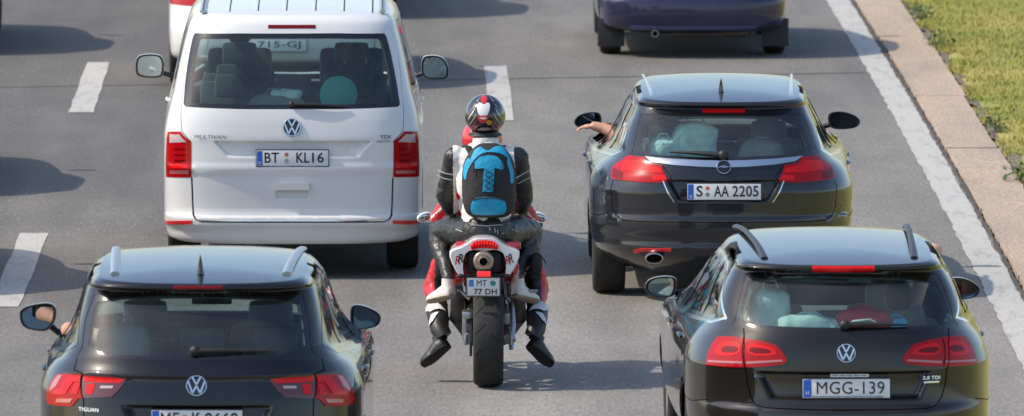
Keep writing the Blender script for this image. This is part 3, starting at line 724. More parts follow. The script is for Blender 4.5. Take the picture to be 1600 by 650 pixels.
P('weed_leaf', (.075, .13, .028), .6, noise=.4, nscale=30)
def weed(px, py, size, label):
    Y = dpix(py); d = ray(px, py); t = -CAM_H / d.z; X = d.x * t; Y = d.y * t
    rng = random.Random(px); vs = []; fs = []
    for k in range(90):
        a = rng.uniform(0, 6.283); rr = size * rng.random() ** .6; h = rng.uniform(.01, .16) * (1 - .5 * rr / size); L_ = rng.uniform(.03, .07); w = L_ * .32
        c = Vector((rr * math.cos(a), rr * math.sin(a) * 2.2, h)); b = rng.uniform(0, 6.283); f = Vector((math.cos(b), math.sin(b), rng.uniform(-.2, .8))).normalized(); s_ = f.cross(Vector((0, 0, 1))).normalized()
        i = len(vs); vs += [c, c + f * L_ * .5 + s_ * w, c + f * L_, c + f * L_ * .5 - s_ * w]; fs.append((i, i + 1, i + 2, i + 3))
    for k in range(14):
        a = rng.uniform(0, 6.283); i = len(vs); e = Vector((size * .6 * math.cos(a), size * 1.2 * math.sin(a), rng.uniform(.06, .14))); vs += [Vector((-.003, 0, 0)), Vector((.003, 0, 0)), e]; fs.append((i, i + 1, i + 2))
    r = empty('weed_plant', (X, Y, .006)); tag(r, label, 'plant'); o = mesh_obj('leaves', vs, fs, M_['weed_leaf'], r, False); tag(o, kind='stuff')
weed(1441, 32, .10, 'leafy green weed at the edge of the concrete beside the shadow, the smaller one')
weed(1466, 72, .16, 'large dark green weed at the concrete edge where the car shadow ends')
weed(1556, 205, .10, 'bright green weed growing at the soil edge beside a slab joint')
weed(1592, 285, .13, 'green weed overhanging the concrete edge beside the last slab in view')

# ------------------------------------------------------------------ white van
def arch_lift(a, yc, half):
    return lambda y: a * np.clip(1 - ((y - yc) / half)**2, -3, 1)
def seal_plate(left, right, seals, country, fs=.075, sub=None):
    def draw(pl, M, w, h):
        plate_quad(-w / 2 + .003, -w / 2 + .043, -h / 2 + .003, h / 2 - .003, M_['plate_blue'], pl, M, 'country_strip')
        lettering(country, -w / 2 + .023, -h / 2 + .022, .016, .020, M_['plate_white'], pl, M, .0042, name='country_letter')
        for (tx, cx, tw) in left + right: lettering(tx, cx, .004, tw, fs, M_['plate_black'], pl, M, .0042, name='plate_lettering')
        for (x, z, r, m) in seals: plate_disc(x, z, r, M_[m], pl, M)
        if sub:
            for (tx, cx, tw) in sub: lettering(tx, cx, -h / 2 - .0005, tw, .006, M_['plate_white'], pl, M, .006, name='holder_lettering')
    return draw
def van():
    def disp(x, z):
        # number plate recess and handle hollow
        sl = np.clip(1 - (z - .86) / .16, 0, 1)
        hw = .59 - .15 * sl
        d = .035 * smooth(.885, .905, z) * (1 - smooth(1.000, 1.004, z)) * (1 - smooth(hw - .03, hw + .012, np.abs(x)))
        d = d + .030 * smooth(.575, .605, z) * (1 - smooth(.640, .646, z)) * (1 - smooth(.105, .125, np.abs(x)))
        return d - .018 * np.exp(-((z - .80) / .022)**2)
    rows = [(.255, .86, .06, .60, .03, 3.4, 4.78), (.285, .92, .030, .62, .03, 3.6, 4.84), (.33, .932, .022, .62, .03, 3.6, 4.86), (.385, .942, .012, .62, .03, 4.2, 4.9), (.398, .945, .0, .62, .03, 4.2, 4.9), (.445, .950, .004, .62, .03, 4.4, 4.9), (.468, .948, .040, .62, .03, 4.4, 4.9), (.52, .948, .050, .62, .03, 4.4, 4.88),
            (.80, .952, .045, .60, .03, 4.6, 4.80), (1.0, .948, .052, .58, .03, 4.6, 4.62), (1.005, .948, .052, .58, .03, 4.6, 4.62), (1.12, .935, .066, .56, .03, 4.4, 4.38), (1.22, .915, .09, .54, .03, 4.3, 4.20), (1.28, .900, .112, .52, .03, 4.2, 4.05),
            (1.55, .838, .225, .48, .035, 4.0, 3.55), (1.78, .775, .325, .44, .04, 3.8, 3.12), (1.83, .755, .35, .42, .04, 3.6, 3.0), (1.868, .715, .385, .40, .05, 3.3, 2.9), (1.888, .655, .43, .38, .06, 3.0, 2.8)]
    S = Surf(rows, .9, arch_lift(.035, 1.9, 1.6), 1.3, .030, (1.0, 2.2), disp=disp, taper=(.012, .03))
    c = Car('white_van', S, 456.5, 83.0, yaw=-.010)
    tag(c.root, 'white passenger van with large tinted rear window and roof ribs', 'van')
    # rear glass with black border
    gp = [(306, 49), (599, 49), (606, 60), (627, 160), (621, 169), (292, 169), (285, 160), (300, 60)]
    c.region('rear_window_border', 'gloss_black', gp, rnd=1, off=-.003, rim=.02)
    c.region('rear_window', 'glass_privacy', [(313, 56), (592, 56), (598, 64), (617, 155), (611, 162), (301, 162), (294, 155), (307, 64)], rnd=1, off=-.003, rim=0)
    # tail lamps
    tl = [(262, 205.5), (282, 205.5), (298.5, 222), (299.5, 277), ('s', .12, .765), ('s', .16, 1.02), ('s', .14, 1.10)]
    tl = [(262.5, 205.5), (282, 205.5), (298.5, 222), (299.5, 277), (260, 276), (259.5, 255), (260.5, 225)]
    for mir in (False, True):
        i = len(c.regs); c.region('tail_light', 'red_lens', tl, off=.004, rim=.02, mir=mir)
        c.region('reversing_lamp', 'clear_lens', [(266.5, 210), (280.5, 210), (292, 222), (266, 223)], off=.007, rim=.006, mir=mir, parent=i)
        for (y0, y1) in ((229, 236), (238, 245), (247, 254)):
            c.region('brake_lamp', 'red_lens_dark', [(273, y0 + 2.5), (290, y0 + 2.5), (290, y1 - 1.5), (273, y1 - 1.5)], off=.006, rim=.006, mir=mir, parent=i)
        c.region('indicator_lamp', 'red_lens_bright', [(266, 257), (295, 257), (295, 263), (266, 263)], off=.006, rim=.006, mir=mir, parent=i)
        c.region('clear_strip', 'pink_lens', [(266, 266), (295.5, 266), (295.5, 271.5), (266, 271.5)], off=.007, rim=.006, mir=mir, parent=i)
        c.region('bumper_reflector', 'reflector_red', [(258.5, 344.5), (300, 344.5), (300, 350), (259, 350)], off=.005, rim=.01, mir=mir)
    c.region('high_brake_light', 'red_lens_dark', [(419, 39), (493, 39), (493, 44.5), (419, 44.5)], off=.003, rim=.01)
    c.region('door_handle', 'white_paint', [('m', -.125, .652), ('m', .125, .652), ('m', .120, .705), ('m', -.120, .705)], off=.022, rim=.03)
    c.gap([(299.5, 278), (301, 318), (302, 335), (306, 343), (313, 346.5), (380, 347), (457, 347), (534, 347), (601, 346.5), (608, 343), (612, 335), (613, 318), (614, 278)], .010)
    c.gap([(299, 222), (284, 205), (283, 170), (296, 62), (304, 44)], .006, both=True)
    c.region('hatch_chrome_strip', 'chrome', [(311, 343.2), (603, 343.2), (602, 345.6), (312, 345.6)], off=.004, rim=.01)
    # side glass, doors
    for mir in (False, True):
        c.region('side_window', 'glass_tint', [('s', 3.02, 1.27), ('s', 3.82, 1.25), ('s', 3.42, 1.62), ('s', 3.05, 1.76)], off=-.004, rim=.02, mir=mir)
        c.region('side_window', 'glass_privacy', [('s', 1.85, 1.28), ('s', 2.90, 1.27), ('s', 2.90, 1.76), ('s', 1.88, 1.78)], off=-.004, rim=.02, mir=mir)
        c.region('side_window', 'glass_privacy', [('s', .72, 1.30), ('s', 1.72, 1.28), ('s', 1.74, 1.78), ('s', .86, 1.76)], off=-.004, rim=.02, mir=mir)
        for yw in (1.0, 4.0):
            c.region('wheel_arch', None, [('s', yw + .40 * math.cos(a), max(.255, .36 + .40 * math.sin(a))) for a in np.linspace(-.2, math.pi + .2, 18)], mir=mir)
    c.gap([('s', 2.96, .5), ('s', 2.96, 1.2), ('s', 2.97, 1.8)], both=True); c.gap([('s', 1.80, .5), ('s', 1.78, 1.2), ('s', 1.8, 1.8)], both=True)
    c.region('windscreen_window', 'glass_clear', [('u', 2.48, 1.22), ('u', 3.0, 1.20), ('u', 3.0, 1.80), ('u', 2.48, 1.78)], both=True, off=-.004, rim=0)
    c.dense = [(-.66, .66, .86, 1.02, .011), (-.15, .15, .56, .66, .011)]
    c.build_skin('white_paint')
    # plate, badges, letters
    c.plate(457, 247, seal_plate([('BT', -.150, .105)], [('KL', .075, .095), ('16', .185, .085)], [(-.043, .026, .0155, 'seal_red'), (-.043, -.020, .0165, 'seal_grey')], 'D', sub=[('AUTOZENTRUM', -.10, .13), ('METTNER', .13, .085)]), tilt=.02, out=.012)
    badge('vw', c.frame(456, 199, out=.006), .066, c.root)
    c.text('MULTIVAN', 329, 214, 52, .026, 'steel_dark', .25)
    c.text('TDI', 602, 214, 17, .026, 'steel_dark', .1); c.text('4MOTION', 599, 221, 23, .014, 'steel_dark', .2)
    c.wiper((456, 164), (541, 167))
    # roof ribs and rails
    for px in (354, 399, 444, 490, 535, 580):
        x = (px - 456) / 217.0
        p = [c.roof(x, y) for y in np.linspace(.62, 3.1, 14)]
        b = MB(); b.tube([q + Vector((0, 0, .000)) for q in p], .010, 6, True, .55); b.build('roof_rib', M_['white_paint'], c.root, 30)
        d = MB(); d.tube([q + Vector((.012, 0, .0015)) for q in p], .0042, 5, True, .6); d.build('roof_groove', M_['black_plastic'], c.root, 60)
    for sg in (-1, 1):
        p = [c.roof(sg * .655, y) for y in np.linspace(.62, 3.0, 14)]
        b = MB(); b.tube([q + Vector((0, 0, .008)) for q in p], .024, 8, True, .5); b.build('roof_rail', M_['silver_rail'], c.root, 40)
        b = MB(); b.tube([q + Vector((0, 0, .017)) for q in p], .008, 6, True, .6); b.build('rail_groove', M_['dark_rail'], c.root, 40)
    c.mirror([(212, 92), (220, 84.5), (249, 84), (257, 94), (256, 116), (250, 122.5), (217, 121), (211, 112)], 3.72, .16, 'white_paint', ((250, 112), (272, 118)), .84, tilt=.06)
    c.mirror([(658, 94), (664, 86), (688, 86.5), (700, 98), (702, 118), (696, 125), (665, 124), (658, 116)], 3.72, .16, 'white_paint', ((662, 114), (644, 119)), .84, tilt=-.06)
    for sg in (-1, 1):
        for yy in (2.05,):
            c.handle(sg, yy, 1.15, 'white_paint', 'side_door_handle')
        for y in (1.0, 4.0): c.wheel(sg * .80, y, .345, .235)
    for x in (-.70, -.27, .27, .70):
        F = c.frame(m=(x, .385), out=.001); b = MB(); b.lathe([(0, -.002), (.011, -.002), (.012, .002)], (0, 0, 0), 'Y', 14); b.build('parking_sensor', M_['white_paint'], c.root, 40, F)
    t = MB(); t.box((0, .75, .32), (.9, .30, .14), None, .03); t.tube([(-.30, -.0 + .12, .24), (-.30, .6, .25)], .035, 10); t.build('exhaust_silencer', M_['steel_dark'], c.root, 40)
    # seats and what shows through the glass
    for x in (-.42, .42): c.seats(3.0, x, zs=.75, hz=1.50)
    for x in (-.45, .0, .45): c.seats(1.35, x, zs=.62, hz=1.38)
    for x in (-.45, .45): c.seats(2.15, x, zs=.62, hz=1.40)
    b = MB(); b.box((0, 3.75, 1.0), (1.6, .45, .35), None, .08); b.build('dashboard', M_['trim'], c.root, 50)
    return c
VAN = van()

# ------------------------------------------------------------------ charcoal estate car with the driver's arm out
def side_glass(c, polys, mat, both=True, frame='gloss_black', chrome=None, opened=None):
    """door and quarter windows in (y, z); a darker surround first, then each pane"""
    for mir in (False, True):
        c.region('window_surround', chrome or frame, [('s', *p) for p in polys[0]], off=.002, rim=.01, mir=mir, rnd=1)
        c.region('window_pillar', frame, [('s', *p) for p in polys[1]], off=.001, rim=.004, mir=mir, rnd=1)
        for k, pl in enumerate(polys[2:]):
            mt = mat[k] if isinstance(mat, list) else mat
            if opened == (k, mir): mt = None
            c.region('side_window', mt, [('s', *p) for p in pl], off=-.004, rim=.02, mir=mir)
def arches(c, ys, r=.36, zc=.33, z0=.24):
    for mir in (False, True):
        for yw in ys:
            c.region('wheel_arch', None, [('s', yw + r * math.cos(a), max(z0, zc + r * math.sin(a))) for a in np.linspace(-.3, math.pi + .3, 20)], mir=mir)
def interior(c, yf, yr, ydash, mat='seat_cloth', zs=.30, hz=1.14, hzr=1.06):
    for x in (-.37, .37): c.seats(yf, x, mat, zs, hz)
    for x in (-.42, .0, .42): c.seats(yr, x, mat, zs, hzr, 'rear_seat', .44)
    b = MB(); b.box((0, ydash, .82), (1.30, .40, .22), None, .08); b.build('dashboard', M_['trim'], c.root, 50)
    w = MB(); w.lathe([(.165, 0), (.180, .012), (.195, 0), (.180, -.012)], (0, 0, 0), 'Y', 24, True); w.box((0, 0, 0), (.33, .02, .04)); w.box((0, 0, -.08), (.04, .02, .16))
    w.build('steering_wheel', M_['black_plastic'], c.root, 50, Matrix.Translation((-.37, ydash - .28, .86)) @ Matrix.Rotation(R(22), 4, 'X'))
    m = MB(); m.box((0, ydash - .25, 1.27), (.24, .03, .065), None, .012); m.build('rear_view_mirror', M_['black_plastic'], c.root, 50)
def shark_fin(c, x, y, h=.085, L=.16, mat='gloss_black'):
    p = c.roof(x, y, -.004); b = MB()
    rings = []
    for t, k in ((0, 1.0), (.35, .72), (.75, .38), (1.0, .12)):
        rings.append([p + Vector((.024 * k * math.cos(a) * (1 if t < .9 else .6), .5 * L * k * math.sin(a) - .02 * t - .35 * L * t, h * t)) for a in np.linspace(0, 2 * math.pi, 12, False)])
    b.loft(rings); b.build('antenna_fin', M_[mat], c.root, 60)
def opel():
    def disp(x, z):
        hw = .40 - .10 * np.clip((.90 - z) / .17, 0, 1)
        return .040 * smooth(.735, .765, z) * (1 - smooth(.880, .888, z)) * (1 - smooth(hw - .02, hw + .02, np.abs(x)))
    # z, half width, y rear, corner length, crown, exponent, y front
    rows = [(.22, .72, .26, .85, .04, 2.6, 4.6), (.27, .82, .16, .9, .05, 2.6, 4.8), (.36, .92, .045, .95, .06, 2.7, 4.88), (.41, .94, .018, .95, .06, 2.8, 4.9), (.46, .948, .03, .95, .06, 2.8, 4.9), (.55, .952, .01, .95, .06, 2.85, 4.9), (.605, .953, .012, .95, .06, 2.85, 4.9), (.625, .953, .055, .93, .06, 2.85, 4.88),
            (.70, .955, .060, .93, .06, 2.9, 4.86), (.80, .955, .062, .92, .06, 2.9, 4.75), (.88, .945, .072, .92, .06, 2.9, 4.5), (.94, .915, .09, .88, .06, 2.9, 4.2), (1.00, .855, .115, .75, .06, 3.0, 3.7), (1.04, .822, .155, .62, .06, 3.1, 3.45),
            (1.10, .780, .24, .48, .06, 3.2, 3.2), (1.16, .738, .32, .42, .065, 3.3, 3.08), (1.22, .700, .40, .38, .07, 3.4, 2.95), (1.29, .650, .495, .36, .06, 3.6, 2.78), (1.345, .620, .565, .35, .05, 3.8, 2.65), (1.365, .612, .585, .35, .045, 4.0, 2.6), (1.372, .610, .535, .35, .045, 4.4, 2.58), (1.39, .596, .530, .34, .05, 4.4, 2.55), (1.405, .566, .56, .34, .055, 3.8, 2.5)]
    S = Surf(rows, .95, arch_lift(.075, 2.25, 1.75), 1.02, .022, (1.15, 2.05), disp=disp, taper=(.02, .145, .03), ym=2.6)
    c = Car('estate_car', S, 1131, 80.9, yaw=-.004)
    tag(c.root, 'dark grey estate car with chrome tailgate bar and an arm out of the window', 'car')
    gl = [(1001, 179), (1060, 176), (1130, 175.5), (1196, 176), (1255, 179), (1279, 240), (1200, 247), (1130, 249.5), (1062, 248), (986, 241)]
    c.region('rear_window_border', 'gloss_black', gl, off=-.002, rim=.015)
    c.region('rear_window', 'glass_privacy', [(1011, 182), (1130, 179), (1246, 182), (1266, 237), (1200, 243), (1130, 246), (1062, 244.5), (996, 238)], rnd=1, off=-.003, rim=0)
    c.region('chrome_bar', 'chrome', [(1008, 245), (1050, 249), (1100, 251.5), (1131, 252), (1162, 251.5), (1210, 249), (1254, 244), (1243, 252), (1210, 257.5), (1165, 261), (1131, 262), (1095, 261), (1050, 258), (1020, 253.5)], off=.008, rim=.02)
    tl = [(982, 243), (1007, 246), (1013, 254.5), (1035, 259), (1046, 284), (1012, 285.5), (962, 280.5), (956, 278), (959, 259), (968, 253)]
    for mir in (False, True):
        i = len(c.regs); c.region('tail_light', 'red_lens', tl, off=.007, rim=.02, mir=mir)
        c.region('lamp_band', 'red_lens_bright', [(977, 251), (1002, 251), (1011, 259), (1032, 263), (1036, 270), (1008, 270), (972, 266)], off=.009, rim=.006, mir=mir, parent=i)
        c.region('reversing_lamp', 'red_lens_bright', [(1020, 275), (1040, 274), (1043, 281), (1021, 282.5)], off=.010, rim=.006, mir=mir, parent=i)
        c.region('side_lamp', 'red_lens_dark', [(960, 262), (974, 270), (974, 280), (958, 277)], off=.009, rim=.006, mir=mir, parent=i)
        c.region('bumper_reflector', 'reflector_red', [(990, 391), (1000, 387.5), (1049, 387.5), (1049, 392.5), (1002, 392.5), (991, 396)], off=.006, rim=.012, mir=mir)
    c.region('high_brake_light', 'red_lens_bright', [(1097, 170.5), (1164, 170.5), (1164, 176), (1097, 176)], off=.004, rim=.012)
    c.gap([(958, 281), (955.5, 305), (957, 325), (962, 336), (972, 343.5), (1000, 346), (1060, 347), (1131, 347.5), (1202, 347), (1262, 346), (1290, 343.5), (1300, 336), (1305, 325), (1306.5, 305), (1304, 281)])
    c.gap([(1046, 284), (1049, 275), (1036, 259)], .004, both=True)
    c.region('recess_trim', 'chrome', [('m', .345, .735), ('m', .352, .735), ('m', .432, .885), ('m', .422, .885)], off=.003, rim=.006, both=True)
    out_ = [(.50, 1.02), (1.2, .985), (2.2, .95), (3.25, .915), (3.42, .90), (3.2, 1.03), (2.75, 1.22), (2.35, 1.35), (1.9, 1.40), (1.4, 1.40), (.98, 1.365), (.74, 1.22)]
    pil = [(.535, 1.033), (1.2, 1.005), (2.2, .97), (3.25, .935), (3.36, .925), (3.15, 1.035), (2.72, 1.21), (2.33, 1.33), (1.9, 1.38), (1.4, 1.38), (1.01, 1.345), (.79, 1.21)]
    side_glass(c, [out_, pil, [(.68, 1.06), (1.22, 1.03), (1.27, 1.355), (1.06, 1.335), (.85, 1.21)], [(1.30, 1.03), (2.12, .995), (2.10, 1.345), (1.9, 1.36), (1.40, 1.36)], [(2.24, .99), (3.02, .96), (3.05, 1.05), (2.66, 1.20), (2.30, 1.31), (2.22, 1.33)]], ['glass_tint', 'glass_tint', 'glass_clear'], chrome='chrome', opened=(2, False))
    arches(c, (1.12, 3.86), .36)
    c.gap([('s', 1.25, .98), ('s', 1.22, .8), ('s', 1.45, .55), ('s', 1.60, .33), ('s', 2.2, .30), ('s', 2.2, .6), ('s', 2.17, .97)], both=True)
    c.gap([('s', 2.2, .30), ('s', 3.3, .33), ('s', 3.35, .6), ('s', 3.3, .9)], both=True)
    c.gap([('s', .95, .62), ('s', .60, .60), ('s', .40, .63)], .005, both=True)
    c.region('windscreen_window', 'glass_clear', [('u', 2.45, 1.02), ('u', 3.0, 1.02), ('u', 3.0, 1.36), ('u', 2.45, 1.34)], both=True, off=-.004, rim=0)
    c.dense = [(-.47, .47, .715, .90, .012)]
    c.build_skin('charcoal_paint')
    c.plate(1131.5, 299.5, seal_plate([('S', -.175, .044)], [('AA', -.020, .105), ('2205', .150, .185)], [(-.118, .024, .0145, 'seal_red'), (-.118, -.020, .0155, 'seal_green')], 'D', .078), tilt=.06, out=.030)
    badge('opel', c.frame(1131, 262, out=.014), .052, c.root)
    c.wiper((1130, 246), (1047, 240), .020)
    shark_fin(c, 0, .98, .10, .17)
    for sg in (-1, 1):
        pts = [c.roof(sg * (.495 + .055 * (y - .8) / 1.75), y, .001) for y in np.linspace(.80, 2.35, 14)]
        pts[0].z -= .012; pts[-1].z -= .012
        c.tube_on('roof_rail', pts, .013, 'chrome', 8, .9)
        for y in (1.12, 3.86): c.wheel(sg * .80, y, .335, .235)
        c.handle(sg, 1.45, .90, 'charcoal_paint'); c.handle(sg, 2.40, .88, 'charcoal_paint')
    c.mirror([(895, 192), (903, 180), (922, 175), (938, 176), (941, 188), (938, 199), (905, 201)], 3.02, .15, 'black_plastic', ((930, 193), (955, 197)), .86, tilt=.5)
    c.mirror([(1293, 181), (1299, 175), (1318, 174), (1338, 181), (1346, 190), (1338, 201), (1303, 203), (1295, 196)], 3.02, .15, 'black_plastic', ((1298, 194), (1278, 198)), .86, tilt=-.2, glassmat='gloss_black')
    for x in (-.49,):
        p = c.at(1022, 403.5, .02); b = MB(); n = 24
        b.loft([[Vector((p.x + rx * math.cos(a), yy, p.z + rz * math.sin(a))) for a in np.linspace(0, 2 * math.pi, n, False)] for rx, rz, yy in ((.046, .027, .30), (.062, .036, .10), (.064, .038, -.004), (.058, .032, -.006), (.055, .029, .10))], False); b.build('exhaust_tip', M_['alu'], c.root, 50)
        d = MB(); d.ell((p.x, .12, p.z), (.055, .01, .029)); d.build('exhaust_bore', M_['gap'], c.root)
    interior(c, 2.15, 1.25, 3.0)
    return c
OPEL = opel()

# ------------------------------------------------------------------ brown black estate car with dark arched roof rails
def passat():
    def disp(x, z):
        hw = .555 - .10 * np.clip((.86 - z) / .20, 0, 1)
        return .045 * smooth(.635, .665, z) * (1 - smooth(.800, .812, z)) * (1 - smooth(hw - .05, hw + .01, np.abs(x)))
    rows = [(.22, .70, .26, .85, .05, 2.6, 4.5), (.30, .86, .10, .9, .05, 2.7, 4.7), (.40, .915, .03, .95, .06, 2.8, 4.76), (.50, .928, .0, .95, .06, 2.9, 4.77), (.565, .930, .005, .95, .06, 2.9, 4.77), (.600, .930, .045, .93, .06, 3.0, 4.75),
            (.70, .930, .062, .92, .06, 3.0, 4.72), (.82, .930, .070, .92, .06, 3.0, 4.6), (.905, .922, .078, .90, .06, 3.0, 4.35), (.96, .903, .088, .86, .06, 3.0, 4.1), (1.02, .868, .11, .75, .06, 3.0, 3.6), (1.08, .835, .155, .58, .06, 3.1, 3.35),
            (1.13, .808, .215, .46, .06, 3.2, 3.15), (1.18, .78, .27, .42, .065, 3.3, 3.02), (1.245, .738, .342, .38, .065, 3.4, 2.86), (1.31, .688, .413, .36, .06, 3.6, 2.7), (1.372, .636, .480, .35, .05, 3.8, 2.58), (1.382, .630, .405, .35, .05, 4.4, 2.56), (1.402, .608, .400, .34, .055, 4.4, 2.52), (1.416, .572, .43, .34, .06, 3.8, 2.47)]
    S = Surf(rows, .95, arch_lift(.062, 2.15, 1.75), 1.05, .020, (1.05, 2.0), disp=disp, taper=(.02, .16, .03), ym=2.5)
    c = Car('estate_car', S, 1322, 68.0, yaw=-.034)
    tag(c.root, 'dark brown estate car with arched black roof rails and luggage behind its rear window', 'car')
    gl = [(1166, 427), (1230, 424), (1317, 423.5), (1404, 424), (1464, 428), (1480, 462), (1497, 509), (1420, 515), (1320, 517), (1225, 515), (1143, 508), (1156, 462)]
    c.region('rear_window_border', 'gloss_black', gl, off=-.002, rim=.015)
    c.region('rear_window', 'glass_privacy', [(1172, 431), (1317, 428), (1458, 432), (1474, 464), (1488, 504), (1420, 510), (1320, 512), (1225, 510), (1152, 504), (1163, 464)], rnd=1, off=-.003, rim=0)
    inner = [(1165, 529), (1190, 533), (1212, 539), (1222, 549), (1230, 562), (1226, 569), (1195, 573), (1165, 574)]
    outer = [(1122, 526.5), (1140, 526), (1163, 528), (1163, 574), (1130, 573), (1106, 570), ('s', .36, .88), ('s', .40, .95), (1112, 540)]
    outer = [(1122, 526.5), (1140, 526), (1163, 528), (1163, 574), (1130, 573), (1104, 570), (1106, 556), (1112, 540)]
    for mir in (False, True):
        i = len(c.regs); c.region('tail_light', 'red_lens', outer, off=.006, rim=.02, mir=mir)
        c.region('lamp_ring', 'red_lens_bright', [(1126, 534), (1158, 534), (1158, 556), (1116, 556)], off=.008, rim=.005, mir=mir, parent=i, rnd=1)
        c.region('lamp_core', 'red_lens_dark', [(1132, 541), (1154, 541), (1154, 551), (1126, 551)], off=.010, rim=.005, mir=mir, parent=i, rnd=1)
        c.region('clear_strip', 'pink_lens', [(1108, 563), (1161, 565), (1161, 568), (1107, 566)], off=.009, rim=.005, mir=mir, parent=i)
        i = len(c.regs); c.region('hatch_light', 'red_lens', inner, off=.006, rim=.02, mir=mir)
        c.region('lamp_ring', 'red_lens_bright', [(1169, 536), (1190, 539), (1210, 545), (1216, 556), (1169, 556)], off=.008, rim=.005, mir=mir, parent=i, rnd=1)
        c.region('lamp_core', 'red_lens_dark', [(1172, 542), (1204, 546), (1206, 552), (1172, 552)], off=.010, rim=.005, mir=mir, parent=i, rnd=1)
        c.region('clear_strip', 'pink_lens', [(1167, 565), (1222, 562), (1224, 565), (1167, 569)], off=.009, rim=.005, mir=mir, parent=i)
    c.region('high_brake_light', 'red_lens_bright', [(1269, 416.5), (1366, 416.5), (1366, 424), (1269, 424)], off=.005, rim=.012)
    c.gap([(1162, 513), (1164, 540), (1165, 575), (1168, 600), (1173, 620), (1180, 632), (1195, 637), (1260, 640), (1322, 641), (1390, 640), (1450, 638), (1464, 632), (1471, 620), (1477, 600), (1479.5, 575), (1480.5, 540), (1482, 513)])
    out_ = [(.40, 1.06), (1.2, 1.02), (2.2, .985), (3.2, .955), (3.36, .94), (3.15, 1.06), (2.70, 1.24), (2.30, 1.36), (1.9, 1.405), (1.4, 1.405), (.90, 1.375), (.62, 1.22)]
    pil = [(.43, 1.073), (1.2, 1.04), (2.2, 1.005), (3.2, .975), (3.28, .965), (3.1, 1.065), (2.67, 1.225), (2.28, 1.34), (1.9, 1.385), (1.4, 1.385), (.915, 1.36), (.645, 1.21)]
    side_glass(c, [out_, pil, [(.58, 1.095), (1.12, 1.07), (1.18, 1.36), (.98, 1.345), (.74, 1.21)], [(1.22, 1.065), (2.08, 1.03), (2.06, 1.345), (1.88, 1.365), (1.36, 1.365)], [(2.18, 1.025), (2.98, .995), (3.0, 1.08), (2.62, 1.215), (2.26, 1.315), (2.17, 1.335)]], ['glass_tint', 'glass_tint', 'glass_clear'], chrome='chrome', opened=(2, True))
    arches(c, (1.06, 3.77), .36)
    c.gap([('s', 1.16, 1.02), ('s', 1.14, .8), ('s', 1.38, .55), ('s', 1.52, .33), ('s', 2.15, .30), ('s', 2.15, .6), ('s', 2.11, 1.0)], both=True)
    c.gap([('s', 2.15, .30), ('s', 3.25, .33), ('s', 3.28, .6), ('s', 3.25, .93)], both=True)
    c.gap([('s', .92, .60), ('s', .6, .59), ('s', .38, .62)], .005, both=True)
    c.region('windscreen_window', 'glass_clear', [('u', 2.42, 1.04), ('u', 3.0, 1.04), ('u', 3.0, 1.37), ('u', 2.42, 1.35)], both=True, off=-.004, rim=0)
    c.dense = [(-.60, .60, .62, .83, .013)]
    c.build_skin('brown_black_paint')
    def draw(pl, M, w, h):
        plate_quad(-w / 2 + .003, -w / 2 + .051, -h / 2 + .003, h / 2 - .003, M_['plate_blue'], pl, M, 'country_strip')
        lettering('H', -w / 2 + .027, -h / 2 + .030, .018, .022, M_['plate_white'], pl, M, .0042, name='country_letter')
        lettering('MGG-139', .025, .004, .405, .074, M_['plate_black'], pl, M, .0042, name='plate_lettering')
        plate_quad(-.21, .22, -h / 2 + .002, -h / 2 + .012, M_['seal_grey'], pl, M, 'dealer_strip')
        for k in range(9): plate_quad(-.20 + k * .046, -.20 + k * .046 + .030 + .006 * (k % 3), -h / 2 + .0055, -h / 2 + .0085, M_['plate_blue'], pl, M, 'dealer_print', .0042)
        plate_quad(-.095, .135, h / 2 + .012, h / 2 + .030, M_['plate_white'], pl, M, 'dealer_tab', -.002)
        for k in range(5): plate_quad(-.085 + k * .043, -.085 + k * .043 + .034, h / 2 + .019, h / 2 + .023, M_['plate_black'], pl, M, 'dealer_print', -.0008)
    c.plate(1322, 607, draw, tilt=.10, out=.026)
    badge('vw', c.frame(1322, 552, out=.008), .057, c.root)
    c.text('PASSAT', 1192.5, 587.5, 34, .020); c.text('2.0 TDI', 1455, 590, 29, .021); F = c.frame(1455, 597, out=.003); bb = MB(); bb.box((0, 0, 0), (.105, .004, .012), None, .002); bb.build('badge_bar', M_['chrome'], c.root, 40, F)
    c.wiper((1320, 511), (1420, 510), .016)
    for sg in (-1, 1):
        pts = []
        for t in np.linspace(0, 1, 20):
            y = .66 + 1.80 * t; up = .026 * (1 - abs(2 * t - 1)**3.2) - .004
            q = c.roof(sg * (.450 + .075 * t), y, up); pts.append(q)
        c.tube_on('roof_rail', pts, [.019 + .007 * abs(2 * t - 1)**2 for t in np.linspace(0, 1, 20)], 'dark_rail', 8, .7)
        for y in (1.06, 3.77): c.wheel(sg * .785, y, .33, .225, 7)
        for y in (1.40, 2.35): c.handle(sg, y, .90, 'brown_black_paint')
    c.mirror([(1005, 450), (1013, 436), (1035, 431), (1054, 432), (1059, 440), (1056, 459), (1047, 466), (1018, 464)], 2.95, .15, 'brown_black_paint', ((1050, 455), (1072, 456)), .86, tilt=.25)
    c.mirror([(1481, 437), (1490, 433), (1511, 435), (1530, 447), (1532, 456), (1524, 465), (1500, 469), (1484, 462)], 2.95, .15, 'brown_black_paint', ((1486, 456), (1473, 461)), .86, tilt=-.3)
    interior(c, 2.1, 1.22, 2.95, 'seat_beige')
    return c
PASSAT = passat()

